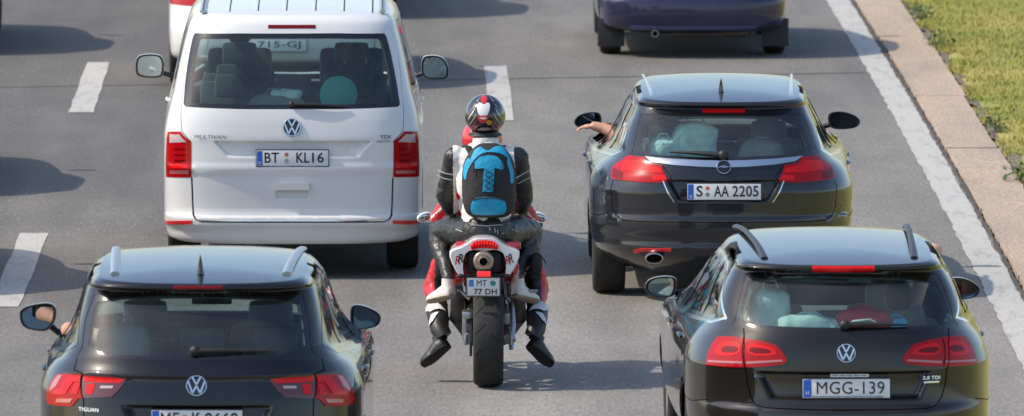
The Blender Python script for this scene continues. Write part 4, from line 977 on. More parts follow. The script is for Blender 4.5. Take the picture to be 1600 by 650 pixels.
# ------------------------------------------------------------------ black sport utility car with silver roof rails
def tiguan():
    def disp(x, z):
        hw = .44 - .08 * np.clip((.88 - z) / .2, 0, 1)
        return .05 * smooth(.68, .70, z) * (1 - smooth(.870, .880, z)) * (1 - smooth(hw - .06, hw + .01, np.abs(x))) - .010 * np.exp(-((z - 1.045) / .012)**2)
    rows = [(.26, .74, .24, .80, .05, 2.7, 4.3), (.34, .88, .08, .85, .05, 2.8, 4.42), (.45, .93, .02, .9, .06, 2.9, 4.48), (.55, .943, .0, .9, .06, 3.0, 4.48), (.62, .946, .01, .9, .06, 3.0, 4.48), (.66, .947, .05, .88, .06, 3.0, 4.46),
            (.80, .948, .070, .86, .06, 3.0, 4.40), (.90, .948, .085, .86, .06, 3.0, 4.28), (1.00, .934, .105, .82, .06, 3.0, 4.0), (1.06, .900, .120, .72, .06, 3.0, 3.6), (1.10, .862, .150, .60, .06, 3.1, 3.3), (1.15, .832, .180, .50, .06, 3.2, 3.1),
            (1.20, .805, .215, .44, .06, 3.3, 2.96), (1.27, .772, .265, .40, .06, 3.4, 2.82), (1.34, .742, .313, .38, .06, 3.5, 2.69), (1.46, .690, .400, .36, .055, 3.7, 2.45), (1.502, .664, .435, .35, .05, 3.8, 2.36), (1.512, .658, .335, .35, .05, 4.6, 2.34), (1.535, .636, .325, .34, .055, 4.6, 2.30), (1.552, .600, .36, .34, .06, 4.0, 2.25)]
    S = Surf(rows, .9, arch_lift(.062, 1.85, 1.55), 1.15, .020, (.95, 1.8), disp=disp, taper=(.02, .14, .04), ym=2.3)
    c = Car('sport_utility_car', S, 308, 65.35, yaw=.008)
    tag(c.root, 'black sport utility car with silver roof rails and a shark fin antenna', 'car')
    gl = [(148, 459), (230, 456), (309, 455), (390, 456), (472, 460), (482, 500), (494, 560), (400, 562), (308, 562.5), (215, 561), (120, 558), (133, 500)]
    c.region('rear_window_border', 'gloss_black', gl, off=-.002, rim=.015)
    c.region('rear_window', 'glass_privacy', [(155, 463), (309, 459), (465, 464), (474, 500), (482, 552), (308, 556), (132, 552), (142, 500)], rnd=1, off=-.003, rim=0)
    inner = [(131.5, 585.5), (165, 587), (198, 591), (195, 598), (185, 611), (175, 620), (131.5, 622)]
    outer = [(91, 585), (110, 584), (129.5, 585), (129.5, 622), (123, 623), (113, 634.5), (95, 634), (76, 631), (73, 622), (76, 609), (83, 595)]
    for mir in (False, True):
        i = len(c.regs); c.region('tail_light', 'red_lens', outer, off=.006, rim=.02, mir=mir)
        c.region('clear_corner', 'pink_lens', [(92, 587), (99, 586.5), (89, 604), (79, 612), (84, 598)], off=.008, rim=.005, mir=mir, parent=i)
        c.region('lamp_hook', 'red_lens_bright', [(108, 588), (128, 588), (128, 597), (116, 597), (104, 616), (82, 617), (96, 607)], off=.010, rim=.005, mir=mir, parent=i)
        c.region('lamp_bar', 'red_lens_bright', [(119, 600), (127, 600), (122, 616), (112, 616)], off=.010, rim=.005, mir=mir, parent=i)
        c.region('clear_strip', 'pink_lens', [(90, 623), (115, 623), (111, 629), (89, 629)], off=.010, rim=.005, mir=mir, parent=i)
        i = len(c.regs); c.region('hatch_light', 'smoke_lens', inner, off=.006, rim=.02, mir=mir)
        c.region('lamp_blade', 'red_lens_bright', [(133, 587.5), (165, 589), (195, 592.5), (189, 599), (133, 597)], off=.009, rim=.005, mir=mir, parent=i)
        c.region('lamp_bar', 'red_lens_bright', [(137, 600), (150, 600), (145, 616), (134, 616)], off=.009, rim=.005, mir=mir, parent=i)
        c.region('reversing_lamp', 'clear_lens', [(158, 603), (178, 603), (176, 607), (157, 607)], off=.009, rim=.005, mir=mir, parent=i)
    c.region('high_brake_light', 'red_lens_dark', [(271, 447.5), (347, 447.5), (347, 452), (271, 452)], off=.004, rim=.012)
    c.gap([(120, 559), (116, 578), (130, 584), (130.5, 622), (131, 650), (133, 668), (140, 690)], both=True)
    c.gap([('m', -.62, .585 + .08), ('m', 0, .66), ('m', .62, .665)])
    out_ = [(.44, 1.14), (1.2, 1.09), (2.1, 1.05), (2.95, 1.02), (3.10, 1.01), (2.9, 1.14), (2.45, 1.36), (2.1, 1.49), (1.7, 1.535), (1.25, 1.535), (.84, 1.50), (.60, 1.34)]
    pil = [(.50, 1.155), (1.2, 1.11), (2.1, 1.07), (2.95, 1.04), (3.04, 1.03), (2.86, 1.14), (2.42, 1.345), (2.08, 1.47), (1.7, 1.515), (1.25, 1.515), (.87, 1.48), (.65, 1.33)]
    side_glass(c, [out_, pil, [(.60, 1.18), (1.06, 1.15), (1.10, 1.485), (.91, 1.465), (.71, 1.33)], [(1.16, 1.145), (1.95, 1.105), (1.93, 1.475), (1.68, 1.495), (1.24, 1.495)], [(2.04, 1.10), (2.76, 1.07), (2.78, 1.16), (2.38, 1.34), (2.06, 1.45), (2.03, 1.46)]], ['glass_tint', 'glass_tint', 'glass_clear'], opened=(2, False))
    arches(c, (.88, 3.56), .39, .36, .28)
    c.gap([('s', 1.08, 1.10), ('s', 1.08, .85), ('s', 1.28, .6), ('s', 1.36, .36), ('s', 2.02, .34), ('s', 2.02, .7), ('s', 1.98, 1.07)], both=True)
    c.gap([('s', 2.02, .34), ('s', 3.05, .37), ('s', 3.06, .65), ('s', 3.02, 1.0)], both=True)
    c.region('windscreen_window', 'glass_clear', [('u', 2.42, 1.14), ('u', 3.0, 1.14), ('u', 3.0, 1.50), ('u', 2.42, 1.48)], both=True, off=-.004, rim=0)
    c.dense = [(-.50, .50, .66, .90, .014)]
    c.build_skin('black_paint')
    c.plate(308, 656, seal_plate([('ME', -.155, .105)], [('K', -.003, .050), ('9668', .140, .190)], [(-.070, .012, .020, 'seal_yellow')], 'D', .078), tilt=.05, out=.022)
    badge('vw', c.frame(307, 603, out=.010), .060, c.root)
    c.text('TIGUAN', 139, 640, 38, .022)
    c.wiper((305, 551), (432, 551), .016)
    shark_fin(c, 0, .66, .115, .17)
    for sg in (-1, 1):
        pts = []
        for t in np.linspace(0, 1, 18):
            y = .66 + 1.45 * t; up = .012 * (1 - abs(2 * t - 1)**4) + .002 - .012 * t
            pts.append(c.roof(sg * (.495 + .055 * t), y, up))
        c.tube_on('roof_rail', pts, .027, 'silver_rail', 10, .6)
        for y in (.88, 3.56): c.wheel(sg * .80, y, .36, .24)
        for y in (1.28, 2.2): c.handle(sg, y, .97, 'black_paint')
    c.mirror([(29, 488), (38, 479), (60, 474), (79, 473), (89, 481), (87, 503), (76, 517), (60, 518), (34, 512)], 2.62, .17, 'black_paint', ((78, 508), (97, 522)), .86, tilt=.2)
    c.mirror([(547, 480), (555, 475), (575, 479), (597, 491), (593, 509), (575, 514), (556, 516), (547, 506)], 2.62, .17, 'black_paint', ((553, 510), (541, 522)), .86, tilt=-.25)
    interior(c, 1.95, 1.05, 2.75, zs=.45, hz=1.30, hzr=1.22)
    return c
TIGUAN = tiguan()

# ------------------------------------------------------------------ cars further on and in the next lane
def small_car(name, label, px, Yr, mat, X=None, plate=None, h=1.44, half=.87, L=4.25, flaps=False, lip=None, lampmat='red_lens', yaw=None, group=None):
    k = h / 1.44
    rows = [(.22, half * .80, .24, .7, .05, 2.7, L - .25), (.26, half * .95, .07, .62, .04, 3.6, L - .12), (.30, half * .98, .03, .62, .04, 4.0, L - .08), (.36, half * .99, .010, .62, .04, 4.2, L - .02), (.42, half * .995, .0, .62, .04, 4.2, L), (.50, half, .004, .62, .04, 4.2, L), (.535, half, .010, .62, .04, 4.2, L), (.555, half, .045, .62, .04, 4.0, L - .01),
            (.75, half, .06, .75, .05, 3.1, L - .1), (.90 * k, half * .985, .085, .74, .05, 3.0, L - .75), (.97 * k, half * .95, .12, .70, .05, 3.0, L - 1.1), (1.05 * k, half * .90, .20, .62, .05, 3.0, L - 1.35), (1.22 * k, half * .81, .34, .55, .06, 3.1, L - 1.68), (1.32 * k, half * .75, .43, .5, .06, 3.4, L - 1.88), (1.345 * k, half * .715, .43, .46, .06, 3.4, L - 1.95)]
    S = Surf(rows, .85, arch_lift(.06, L * .45, L * .38), 1.0 * k, .02, (.95, L - 2.4), taper=(.02, .10), ym=2.3)
    c = Car(name, S, px, Yr, yaw, X); tag(c.root, label, 'car', group)
    hw = half * .72
    c.region('rear_window', 'glass_privacy', [('m', -hw, 1.0 * k), ('m', hw, 1.0 * k), ('m', hw * .84, 1.29 * k), ('m', -hw * .84, 1.29 * k)], rnd=1, off=-.003, rim=.012)
    c.region('tail_light', lampmat, [('m', -half * .97, .74), ('m', -half * .70, .74), ('m', -half * .72, .93 * k), ('m', -half * .93, .95 * k)], off=.006, rim=.02, both=True)
    c.region('bumper_strip', lip or mat, [('m', -half * .64, .272), ('m', half * .64, .272), ('m', half * .68, .305), ('m', -half * .68, .305)], off=.012, rim=.02)
    out_ = [(.60, 1.01 * k), (1.4, .97 * k), (L - 1.35, .93 * k), (L - 1.75, 1.17 * k), (L - 2.1, 1.32 * k), (1.2, 1.335 * k), (.82, 1.22 * k)]
    side_glass(c, [out_, [(.66, 1.03 * k), (1.4, .99 * k), (L - 1.42, .95 * k), (L - 1.78, 1.16 * k), (L - 2.12, 1.30 * k), (1.22, 1.315 * k), (.87, 1.21 * k)], [(.82, 1.04 * k), (1.75, 1.01 * k), (1.75, 1.30 * k), (1.26, 1.30 * k), (.98, 1.20 * k)], [(1.85, 1.0 * k), (L - 1.60, .97 * k), (L - 1.85, 1.15 * k), (L - 2.15, 1.28 * k), (1.85, 1.30 * k)]], 'glass_tint')
    arches(c, (.80, L - .85), .34, .31)
    c.gap([('m', -half * .68, .95 * k), ('m', -half * .66, .74), ('m', -half * .66, .6), ('m', 0, .585), ('m', half * .66, .6), ('m', half * .66, .74), ('m', half * .68, .95 * k)])
    c.region('windscreen_window', 'glass_clear', [('u', 2.42, .99 * k), ('u', 3.0, .99 * k), ('u', 3.0, 1.29 * k), ('u', 2.42, 1.28 * k)], both=True, off=-.004, rim=0)
    c.build_skin(mat)
    for sg in (-1, 1):
        for y in (.80, L - .85): c.wheel(sg * (half - .115), y, .31, .20)
        if flaps:
            b = MB(); b.box((sg * (half - .115), .40, .22), (.25, .012, .26), Matrix.Rotation(R(-8), 3, 'X'), .004); b.build('mudflap', M_['black_plastic'], c.root, 40)
        y = L - 1.55; e = empty('door_mirror'); e.parent = c.root
        b = MB(); b.ell((sg * (half + .09), y, .99 * k), (.10, .06, .062), None, 14, 8, .8); b.build('housing', M_[mat], e, 50)
        b = MB(); b.box((sg * (half + .09), y - .056, .99 * k), (.15, .01, .09), None, .004); b.build('mirror_glass', M_['mirror_glass'], e, 50)
    b = MB(); b.lathe([(.030, .25), (.034, .0), (.028, .0), (.026, .2)], (-.36, .03, .235), 'Y', 16); b.tube([(-.36, .2, .235), (-.2, .5, .25)], .03, 8); b.build('exhaust_pipe', M_['alu'], c.root, 50)
    b = MB(); b.box((.15, .40, .25), (.75, .32, .13), None, .05); b.build('exhaust_silencer', M_['steel_dark'], c.root, 50)
    if plate: number_plate(c.frame(m=plate[1], out=.012, upright=.04), c.root, .52, .11, plate[0])
    interior(c, 1.95, 1.05, L - 1.75, zs=.28, hz=1.12 * k, hzr=1.04 * k)
    return c
def plain_plate(t, tw, cx=0.0):
    def draw(pl, M, w, h):
        lettering(t, cx, 0, tw, .072, M_['plate_black'], pl, M, .0042, name='plate_lettering')
    return draw
small_car('hatchback_car', 'dark blue car with black mudflaps ahead of the dark grey estate car', 1085, 105.3, 'blue_paint', half=.872, flaps=True, lip='lip_blue')
small_car('hatchback_car', 'pearl white car half hidden in front of the white van', 424, 101.4, 'white_paint', half=.93, L=4.5, plate=(plain_plate('715-GJ', .38, .02), (.05, .405)))
gq = 'cars in the outer lane whose shadows reach the lane line'
small_car('hatchback_car', 'silver car in the outer lane level with the dark blue car', 0, 105.7, 'silver_paint', X=-5.68, group=gq)
small_car('hatchback_car', 'charcoal car in the outer lane level with the white van', 0, 90.0, 'charcoal_paint', X=-5.38, group=gq)
small_car('hatchback_car', 'dark blue car in the outer lane behind the charcoal car', 0, 81.5, 'blue_paint', X=-5.12, h=1.55, half=.90, group=gq)
small_car('hatchback_car', 'silver high car in front of the pearl white car', 0, 110.6, 'silver_paint', X=-2.0, h=1.66, half=.90, L=4.4)

# ------------------------------------------------------------------ people and the motorcycle
P('leather_black', (.020, .020, .022), .42, noise=.5, nscale=9, bump=1.0, bscale=22, spec=.5)
P('leather_pants', (.024, .024, .027), .40, noise=.55, nscale=8, bump=1.0, bscale=18)
P('leather_red', (.55, .022, .035), .42, noise=.15, nscale=20, bump=.4, bscale=30)
P('leather_white', (.66, .65, .64), .5, bump=.4, bscale=30)
P('vest_white', (.74, .72, .68), .9, noise=.10, nscale=14, bump=.9, bscale=16)
P('piping', (.45, .45, .45), .6)
P('blue_nylon', (.006, .30, .52), .62, noise=.18, nscale=22, bump=.5, bscale=40)
P('black_nylon', (.018, .017, .018), .75, noise=.3, nscale=24, bump=.5, bscale=40)
P('shoe_white', (.68, .66, .62), .65, noise=.08, nscale=30, bump=.25, bscale=40)
P('shoe_sole', (.42, .36, .27), .8)
P('boot_black', (.018, .018, .018), .45, bump=.4, bscale=30)
P('skin', (.56, .30, .21), .55, noise=.10, nscale=25, spec=.35)
P('hair_brown', (.045, .028, .018), .7, noise=.3, nscale=60, bump=.6, bscale=90)
P('shirt_white', (.62, .62, .60), .9, bump=.3, bscale=20)
P('shirt_teal', (.10, .40, .38), .9)
P('shirt_red', (.45, .035, .03), .9)
P('shirt_dark', (.04, .045, .06), .9)
P('helmet_black', (.012, .012, .014), .10, coat=1.0)
P('decal_white', (.72, .72, .72), .25, coat=.6)
P('decal_silver', (.42, .42, .43), .25, .4, coat=.6)
P('decal_red', (.62, .016, .03), .25, coat=.6)
P('decal_gold', (.45, .24, .03), .35)
P('bike_white', (.74, .74, .73), .22, coat=1.0)
P('bike_red', (.58, .018, .02), .22, coat=1.0)
P('titanium', (.52, .40, .30), .30, .9, noise=.15, nscale=18)
P('red_glow', (.95, .03, .03), .3, emit=.55)  # lit lamp segments; the plain reflector below them is given this glow too
P('grey_metal', (.30, .30, .29), .42, .8, noise=.3, nscale=18)
P('seal_teal', (.03, .26, .17), .5)
P('plate_blue_light', (.06, .25, .66), .5)

def remesh(mb, voxel, it=6, fac=.5):
    """one continuous surface from overlapping shapes"""
    me = bpy.data.meshes.new('body'); me.from_pydata([tuple(v) for v in mb.v], [], mb.f)
    bm = bmesh.new(); bm.from_mesh(me); bmesh.ops.recalc_face_normals(bm, faces=bm.faces); bm.to_mesh(me); bm.free()
    o = bpy.data.objects.new('body', me); COL.objects.link(o)
    m = o.modifiers.new('r', 'REMESH'); m.mode = 'VOXEL'; m.voxel_size = voxel
    s = o.modifiers.new('s', 'SMOOTH'); s.iterations = it; s.factor = fac
    dg = bpy.context.evaluated_depsgraph_get(); e = bpy.data.meshes.new_from_object(o.evaluated_get(dg))
    co = np.empty(len(e.vertices) * 3); e.vertices.foreach_get('co', co); fs = [tuple(p.vertices) for p in e.polygons]
    no = np.empty(len(e.vertices) * 3); e.vertices.foreach_get('normal', no)
    bpy.data.objects.remove(o); bpy.data.meshes.remove(me); bpy.data.meshes.remove(e)
    return co.reshape(-1, 3), fs, no.reshape(-1, 3)
from mathutils import noise as mnoise
def crease(co, no, amp):
    """folds of worn leather: ridged noise pushed along the normals"""
    out = co.copy()
    for i in range(len(co)):
        p = Vector(co[i]); q = Vector((p.x * 15, p.y * 15, p.z * 24)); w = mnoise.noise(q + mnoise.noise_vector(q * .7) * .9); w2 = mnoise.noise(q * 2.3 + Vector((7, 3, 1)))
        out[i] = co[i] + no[i] * amp * (abs(w) * 1.7 - .55 + .45 * abs(w2))
    return out
def skin_obj(name, co, fs, mats, rule, parent):
    cen = np.array([co[list(f)].mean(0) for f in fs]); fm = [rule(*c) for c in cen]
    return mesh_obj(name, co, fs, None, parent, True, None, None, [M_[m] for m in mats], fm)
def limb(mb, pts, rs, n=12, k=5):
    P_ = []; Q = []
    for i in range(len(pts) - 1):
        for t in np.linspace(0, 1, k, False): P_.append(Vector(pts[i]).lerp(Vector(pts[i + 1]), t)); Q.append(rs[i] + (rs[i + 1] - rs[i]) * t)
    P_.append(Vector(pts[-1])); Q.append(rs[-1]); mb.tube(P_, Q, n)
    for p, r in zip(pts, rs): mb.ell(p, (r, r, r), None, 12, 8)
def hand(mb, w, fwd, up, side, k=1.0, curl=.6):
    """palm and five fingers; w wrist, fwd along the hand, up = back of hand, side = towards the thumb"""
    f, u, s = Vector(fwd).normalized(), Vector(up).normalized(), Vector(side).normalized()
    w = Vector(w); Rm = Matrix((s, f, u)).transposed()
    mb.ell(w + f * .048 * k, (.042 * k, .055 * k, .018 * k), Rm, 12, 8, .8)
    for i, (off, L) in enumerate(((.030, .072), (.010, .080), (-.010, .075), (-.029, .060))):
        p0 = w + f * .085 * k + s * off * k; pts = [p0]; d = f
        for j in range(3):
            d = (d - u * curl * (.55 + .35 * j)).normalized(); pts.append(pts[-1] + d * L * k * (.45, .32, .26)[j])
        mb.tube(pts, [.0095 * k, .0092 * k, .0085 * k, .007 * k], 8); mb.ell(pts[-1], (.0072 * k,) * 3, None, 8, 6)
    p0 = w + f * .022 * k + s * .034 * k
    mb.tube([p0, p0 + (s * .55 + f * .8 - u * .25).normalized() * .036 * k, p0 + (s * .45 + f * 1.0 - u * .45).normalized() * .066 * k], [.013 * k, .0108 * k, .0085 * k], 8)
def curved_panel(name, poly, yfun, off, mat, parent, step=.012, thick=.004, rnd=0):
    """panel lying on y = yfun(x, z), proud by off"""
    q = chaikin(poly, rnd) if rnd else [np.array(p, float) for p in poly]; q = densify(q, step * 1.5); A = np.array(q)
    gx, gz = np.meshgrid(np.arange(A[:, 0].min(), A[:, 0].max(), step), np.arange(A[:, 1].min(), A[:, 1].max(), step)); G = np.stack([gx.ravel(), gz.ravel()], -1)
    G = G[in_poly(G, q)]
    if len(G): G = G[np.min(np.sum((G[:, None] - A[None])**2, -1), 1) > (step * .45)**2]
    n = len(A); V = np.concatenate([A, G]) if len(G) else A
    vo, eo, fo, *_ = delaunay_2d_cdt([Vector(p) for p in V], [(i, (i + 1) % n) for i in range(n)], [], 0, 1e-6, False)
    Q = np.array([(v.x, v.y) for v in vo]); T = [f for f in fo if len(f) == 3]
    keep = in_poly(np.array([Q[list(f)].mean(0) for f in T]), q); T = [f for f, k in zip(T, keep) if k]
    front = [Vector((x, yfun(x, z) - off, z)) for x, z in Q]; m = len(front)
    vs = front + [v + Vector((0, off + thick, 0)) for v in front]; fs = list(T) + [tuple(i + m for i in reversed(f)) for f in T]
    from collections import Counter
    cnt = Counter(); ori = {}
    for f in T:
        for a, b in ((f[0], f[1]), (f[1], f[2]), (f[2], f[0])): cnt[tuple(sorted((a, b)))] += 1; ori[tuple(sorted((a, b)))] = (a, b)
    for e, c in cnt.items():
        if c == 1: a, b = ori[e]; fs.append((b, a, a + m, b + m))
    o = mesh_obj(name, vs, fs, M_[mat], parent, True, 40)
    bm = bmesh.new(); bm.from_mesh(o.data); bmesh.ops.recalc_face_normals(bm, faces=bm.faces); bm.to_mesh(o.data); bm.free()
    return o

class Place:
    def __init__(s, px, Yr, yaw):
        d = Yr * math.cos(PITCH) + (CAM_H - .5) * math.sin(PITCH); X = (px - 800) / F_PX * d
        s.loc = (X, Yr, 0); s.rz = -yaw; s.M = Matrix.Translation(s.loc) @ Matrix.Rotation(s.rz, 4, 'Z'); s.Mi = s.M.inverted(); s.o = s.Mi @ Vector((0, 0, CAM_H))
    def __call__(s, px, py, y):
        d = s.Mi.to_3x3() @ ray(px, py); return s.o + d * ((y - s.o.y) / d.y)
    def root(s, name): return empty(name, s.loc, s.rz)
B = Place(763, 75.25, -.004)
def xz(pts, y): return [(B(px, py, y).x, B(px, py, y).z) for px, py in pts]

def motorcycle():
    r = B.root('motorcycle'); tag(r, 'white and red sports motorcycle with a wide black rear tyre', 'motorcycle')
    wr, hw = .317, .100
    def wheel(y, R_, h, name):
        e = empty(name, (0, y, R_)); e.parent = r
        prof = [(R_ * .74, -h * .55), (R_ * .80, -h * .86), (R_ * .865, -h)] + [(R_ * (.865 + .135 * math.cos(a) ** .8), h * math.sin(a)) for a in np.linspace(-1.35, 1.35, 17)] + [(R_ * .865, h), (R_ * .80, h * .86), (R_ * .74, h * .55)]
        t = MB(); t.lathe(prof, (0, 0, 0), 'X', 56, True); t.build('tyre', M_['rubber'], e, 60)
        m = MB(); m.lathe([(R_ * .75, -h * .6), (R_ * .66, -h * .5), (R_ * .66, h * .5), (R_ * .75, h * .6)], (0, 0, 0), 'X', 40)
        for k in range(6):
            a = math.pi * k / 3; m.box((0, R_ * .36 * math.cos(a), R_ * .36 * math.sin(a)), (.03, R_ * .64, .028), Matrix.Rotation(a, 3, 'X'), .006)
        m.lathe([(0, -.06), (.045, -.06), (.045, .06), (0, .06)], (0, 0, 0), 'X', 20); m.build('rim', M_['gloss_black'], e, 40)
        g = MB()
        for k in range(14):                                     # tread grooves
            a0 = 2 * math.pi * k / 14
            for sg in (-1, 1):
                pts = []
                for t_ in np.linspace(.15, .95, 6):
                    b_ = sg * t_ * 1.15; rr = R_ * (.865 + .135 * math.cos(b_) ** .8) + .0005; a = a0 + t_ * .28 + (0.22 if sg > 0 else 0)
                    pts.append((h * math.sin(b_), rr * math.cos(a), rr * math.sin(a)))
                g.tube(pts, .0022, 4)
        tag(g.build('tread_grooves', M_['gap'], e, 60), kind='stuff')
        d = MB(); sg = 1
        d.lathe([(.06, .075), (.11, .075), (.11, .081), (.06, .081)], (0, 0, 0), 'X', 30, True); d.build('brake_disc', M_['alu'], e, 40)
        return e
    wheel(0.0, wr, hw, 'rear_wheel'); wheel(1.40, .30, .062, 'front_wheel')
    # swingarm, chain, sprocket, brake
    for sg in (-1, 1):
        b = MB(); b.tube([(sg * .135, -.05, .317), (sg * .14, .15, .35), (sg * .13, .40, .42), (sg * .10, .58, .46)], [.030, .034, .042, .05], 10, True, 1.2); b.build('swingarm', M_['grey_metal'], r, 50)
        b = MB(); b.box((sg * .150, -.03, .315), (.022, .10, .07), None, .012); b.lathe([(0, 0), (.022, 0), (.022, .02)], (sg * .16, 0, .317), 'X', 6); b.build('axle_block', M_['alu'], r, 40)
        b = MB(); b.tube([(sg * .12, .20, .56), (sg * .19, .24, .615), (sg * .255, .24, .61)], [.014, .012, .013], 8); b.box((sg * .285, .24, .612), (.085, .022, .022), None, .008); b.build('passenger_footpeg', M_['grey_metal'], r, 40)
        b = MB(); b.tube([(sg * .16, .50, .84), (sg * .165, .35, .74), (sg * .15, .22, .60)], [.014, .013, .012], 8); b.build('footpeg_bracket', M_['alu'], r, 40)
        b = MB(); b.tube([(sg * .13, .52, .40), (sg * .22, .53, .40), (sg * .29, .53, .40)], [.016, .013, .013], 8); b.build('rider_footpeg', M_['grey_metal'], r, 40)
        b = MB(); b.box((sg * .155, .50, .44), (.012, .12, .16), None, .01); b.build('heel_guard', M_['steel_dark'], r, 40)
    b = MB(); b.lathe([(.05, -.004), (.108, -.004), (.108, .004), (.05, .004)], (-.115, 0, .317), 'X', 36, True); b.build('sprocket', M_['steel_dark'], r, 30)
    ch = MB()
    for z0, z1 in ((.425, .52), (.210, .44)):
        for t in np.linspace(0, 1, 34): ch.box((-.115, .62 * t, z0 + (z1 - z0) * t), (.018, .011, .016))
    tag(ch.build('chain', M_['steel_dark'], r), kind='stuff')
    b = MB(); b.box((-.135, .06, .475), (.075, .16, .05), None, .012); b.box((-.155, .02, .40), (.035, .05, .18), None, .01); b.build('chain_guard', M_['alu'], r, 40)
    b = MB(); b.box((.118, .03, .45), (.045, .10, .075), None, .014); b.tube([(.12, .06, .47), (.125, .25, .52), (.10, .5, .7)], .007, 6); b.build('brake_caliper', M_['grey_metal'], r, 40)
    b = MB(); b.tube([(.15, -.02, .25), (.16, .10, .40), (.155, .22, .56)], [.016, .022, .014], 8, True, .5); b.build('brake_bracket', M_['alu'], r, 40)
    # rear hugger and the dark works in front of the wheel
    hg = MB(); rings = []
    for a in np.linspace(.35, 1.75, 12):
        rr = wr + .022; rings.append([Vector((x, rr * math.cos(a) * (1), wr + rr * math.sin(a) - .25 * abs(x) ** 1.6)) for x in np.linspace(-.105, .105, 9)])
    vs = [v for q in rings for v in q]; fs = [(i * 9 + j, i * 9 + j + 1, (i + 1) * 9 + j + 1, (i + 1) * 9 + j) for i in range(11) for j in range(8)]
    hg.add(vs, fs); hg.build('hugger', M_['black_plastic'], r, 60)
    e = MB(); e.box((0, .75, .52), (.36, .42, .42), Matrix.Rotation(R(12), 3, 'X'), .06); e.box((0, .62, .35), (.30, .3, .2), None, .05); e.box((-.2, .60, .50), (.10, .24, .26), None, .03); e.box((.2, .60, .50), (.10, .24, .26), None, .03); e.build('engine', M_['steel_dark'], r, 45)
    bl = MB(); ring = lambda w, zt, zb, y: [Vector((x, y, z)) for x, z in ((-w, zt), (-w * 1.05, zt - .10), (-w * .55, zb + .05), (-w * .15, zb), (w * .15, zb), (w * .55, zb + .05), (w * 1.05, zt - .10), (w, zt))]
    bl.loft([ring(.245, .50, .19, .50), ring(.245, .52, .165, .75), ring(.23, .60, .17, 1.0), ring(.19, .62, .24, 1.2)]); bl.build('belly_fairing', M_['gloss_black'], r, 40)
    for sg in (-1, 1):
        f = MB(); f.loft([[Vector((sg * x, y, z)) for x, z in pts] for y, pts in ((.62, ((.19, .56), (.215, .60), (.21, .78), (.17, .80))), (.95, ((.23, .48), (.26, .56), (.255, .86), (.20, .90))), (1.35, ((.20, .55), (.23, .62), (.22, .95), (.15, .98))), (1.62, ((.08, .78), (.10, .80), (.10, .98), (.05, 1.0))))]); f.build('side_fairing', M_['bike_red'], r, 40)
        f = MB(); f.tube([(sg * .16, 1.16, .98), (sg * .30, 1.12, .975), (sg * .36, 1.10, .97)], [.017, .019, .018], 10); f.build('handlebar_grip', M_['rubber'], r, 50)
        m = empty('bike_mirror'); m.parent = r; px = 663 if sg < 0 else 843
        c = B(px, 339, 1.42); b = MB(); b.ell(c, (.052, .03, .032), Matrix.Rotation(R(20 * sg), 3, 'Y'), 14, 8, .85); b.build('mirror_shell', M_['bike_white'], m, 60)
        b = MB(); b.ell(c + Vector((0, -.026, 0)), (.044, .006, .026), Matrix.Rotation(R(20 * sg), 3, 'Y'), 14, 6, .85); b.build('mirror_glass', M_['mirror_glass'], m, 60)
        b = MB(); b.tube([c, c + Vector((-sg * .12, .06, -.02)), (sg * .14, 1.52, .98)], .011, 8); b.build('mirror_stem', M_['gloss_black'], m, 60)
        b = MB(); b.tube([(sg * .10, 1.40, .30), (sg * .10, 1.28, .60), (sg * .10, 1.16, .94)], [.026, .028, .03], 10); b.build('fork_leg', M_['alu'], r, 50)
    t = MB(); t.ell((0, .78, .88), (.17, .30, .13), None, 18, 10, .85); t.build('fuel_tank', M_['bike_red'], r, 60)
    n = MB(); n.ell((0, 1.45, .98), (.19, .26, .17), None, 18, 10, .9); n.build('nose_fairing', M_['bike_white'], r, 60)
    ws = MB(); ws.loft([[Vector((w * math.sin(a), 1.36 + dy - .10 * math.cos(a) * 0 + .10 * (1 - abs(math.sin(a))), z)) for a in np.linspace(-1.5, 1.5, 9)] for w, z, dy in ((.17, 1.06, .08), (.15, 1.16, .0), (.10, 1.22, -.06))], False); ws.build('windscreen', M_['glass_tint'], r, 60)
    # seats
    s = MB(); s.box((0, .16, .885), (.22, .36, .07), Matrix.Rotation(R(-6), 3, 'X'), .03); s.build('passenger_seat', M_['black_nylon'], r, 50)
    s = MB(); s.box((0, .50, .845), (.26, .36, .08), None, .035); s.build('rider_seat', M_['black_nylon'], r, 50)
    # tail: white wings round the lamp and the exhaust
    half = [(757, 372), (745, 372.8), (738, 375), (730, 381), (721, 386.5), (707, 391), (702.5, 395), (702.5, 401), (706, 411), (712, 423), (719.5, 433), (723.5, 431), (722, 420), (722.5, 406), (726, 396), (732, 391.5), (741, 390), (757, 391.5)]
    cx = 757.0
    out = half + [(2 * cx - x, y) for x, y in half[-2:0:-1]]
    ring0 = [B(px, py, -.20) for px, py in out]; c0 = B(cx, 395, -.20)
    bb = MB(); bb.loft([[c0 + (v - c0) * Vector((1, 1, 1)) * .965 + Vector((0, -.012, 0)) for v in ring0], ring0, [v + Vector((0, .10, 0.005)) for v in ring0], [c0 + (v - c0) * .93 + Vector((0, .30, .02)) for v in ring0]])
    tf = bb.build('tail_fairing', M_['bike_white'], r, 45)
    lp = [(735.5, 384.5), (739, 379), (746, 376), (757, 375), (768, 376), (775, 379), (778.5, 384.5), (777, 390.5), (768, 388), (757, 387), (746, 388), (737, 390.5)]
    yb = lambda x, z: -.215 + .25 * x * x
    tl = curved_panel('tail_light', xz(lp, -.21), yb, .012, 'red_lens_bright', r, .010, .006)
    for k in range(9):
        px = 739 + k * 4.5; py = 383.2 - 4.2 * (1 - ((px - 757) / 20) ** 2)
        q = B(px, py, -.23); d = MB(); d.box((q.x, yb(q.x, q.z) - .014, q.z), (.0065, .006, .020), None, .002); d.build('lamp_segment', M_['red_glow'], tl, 40)
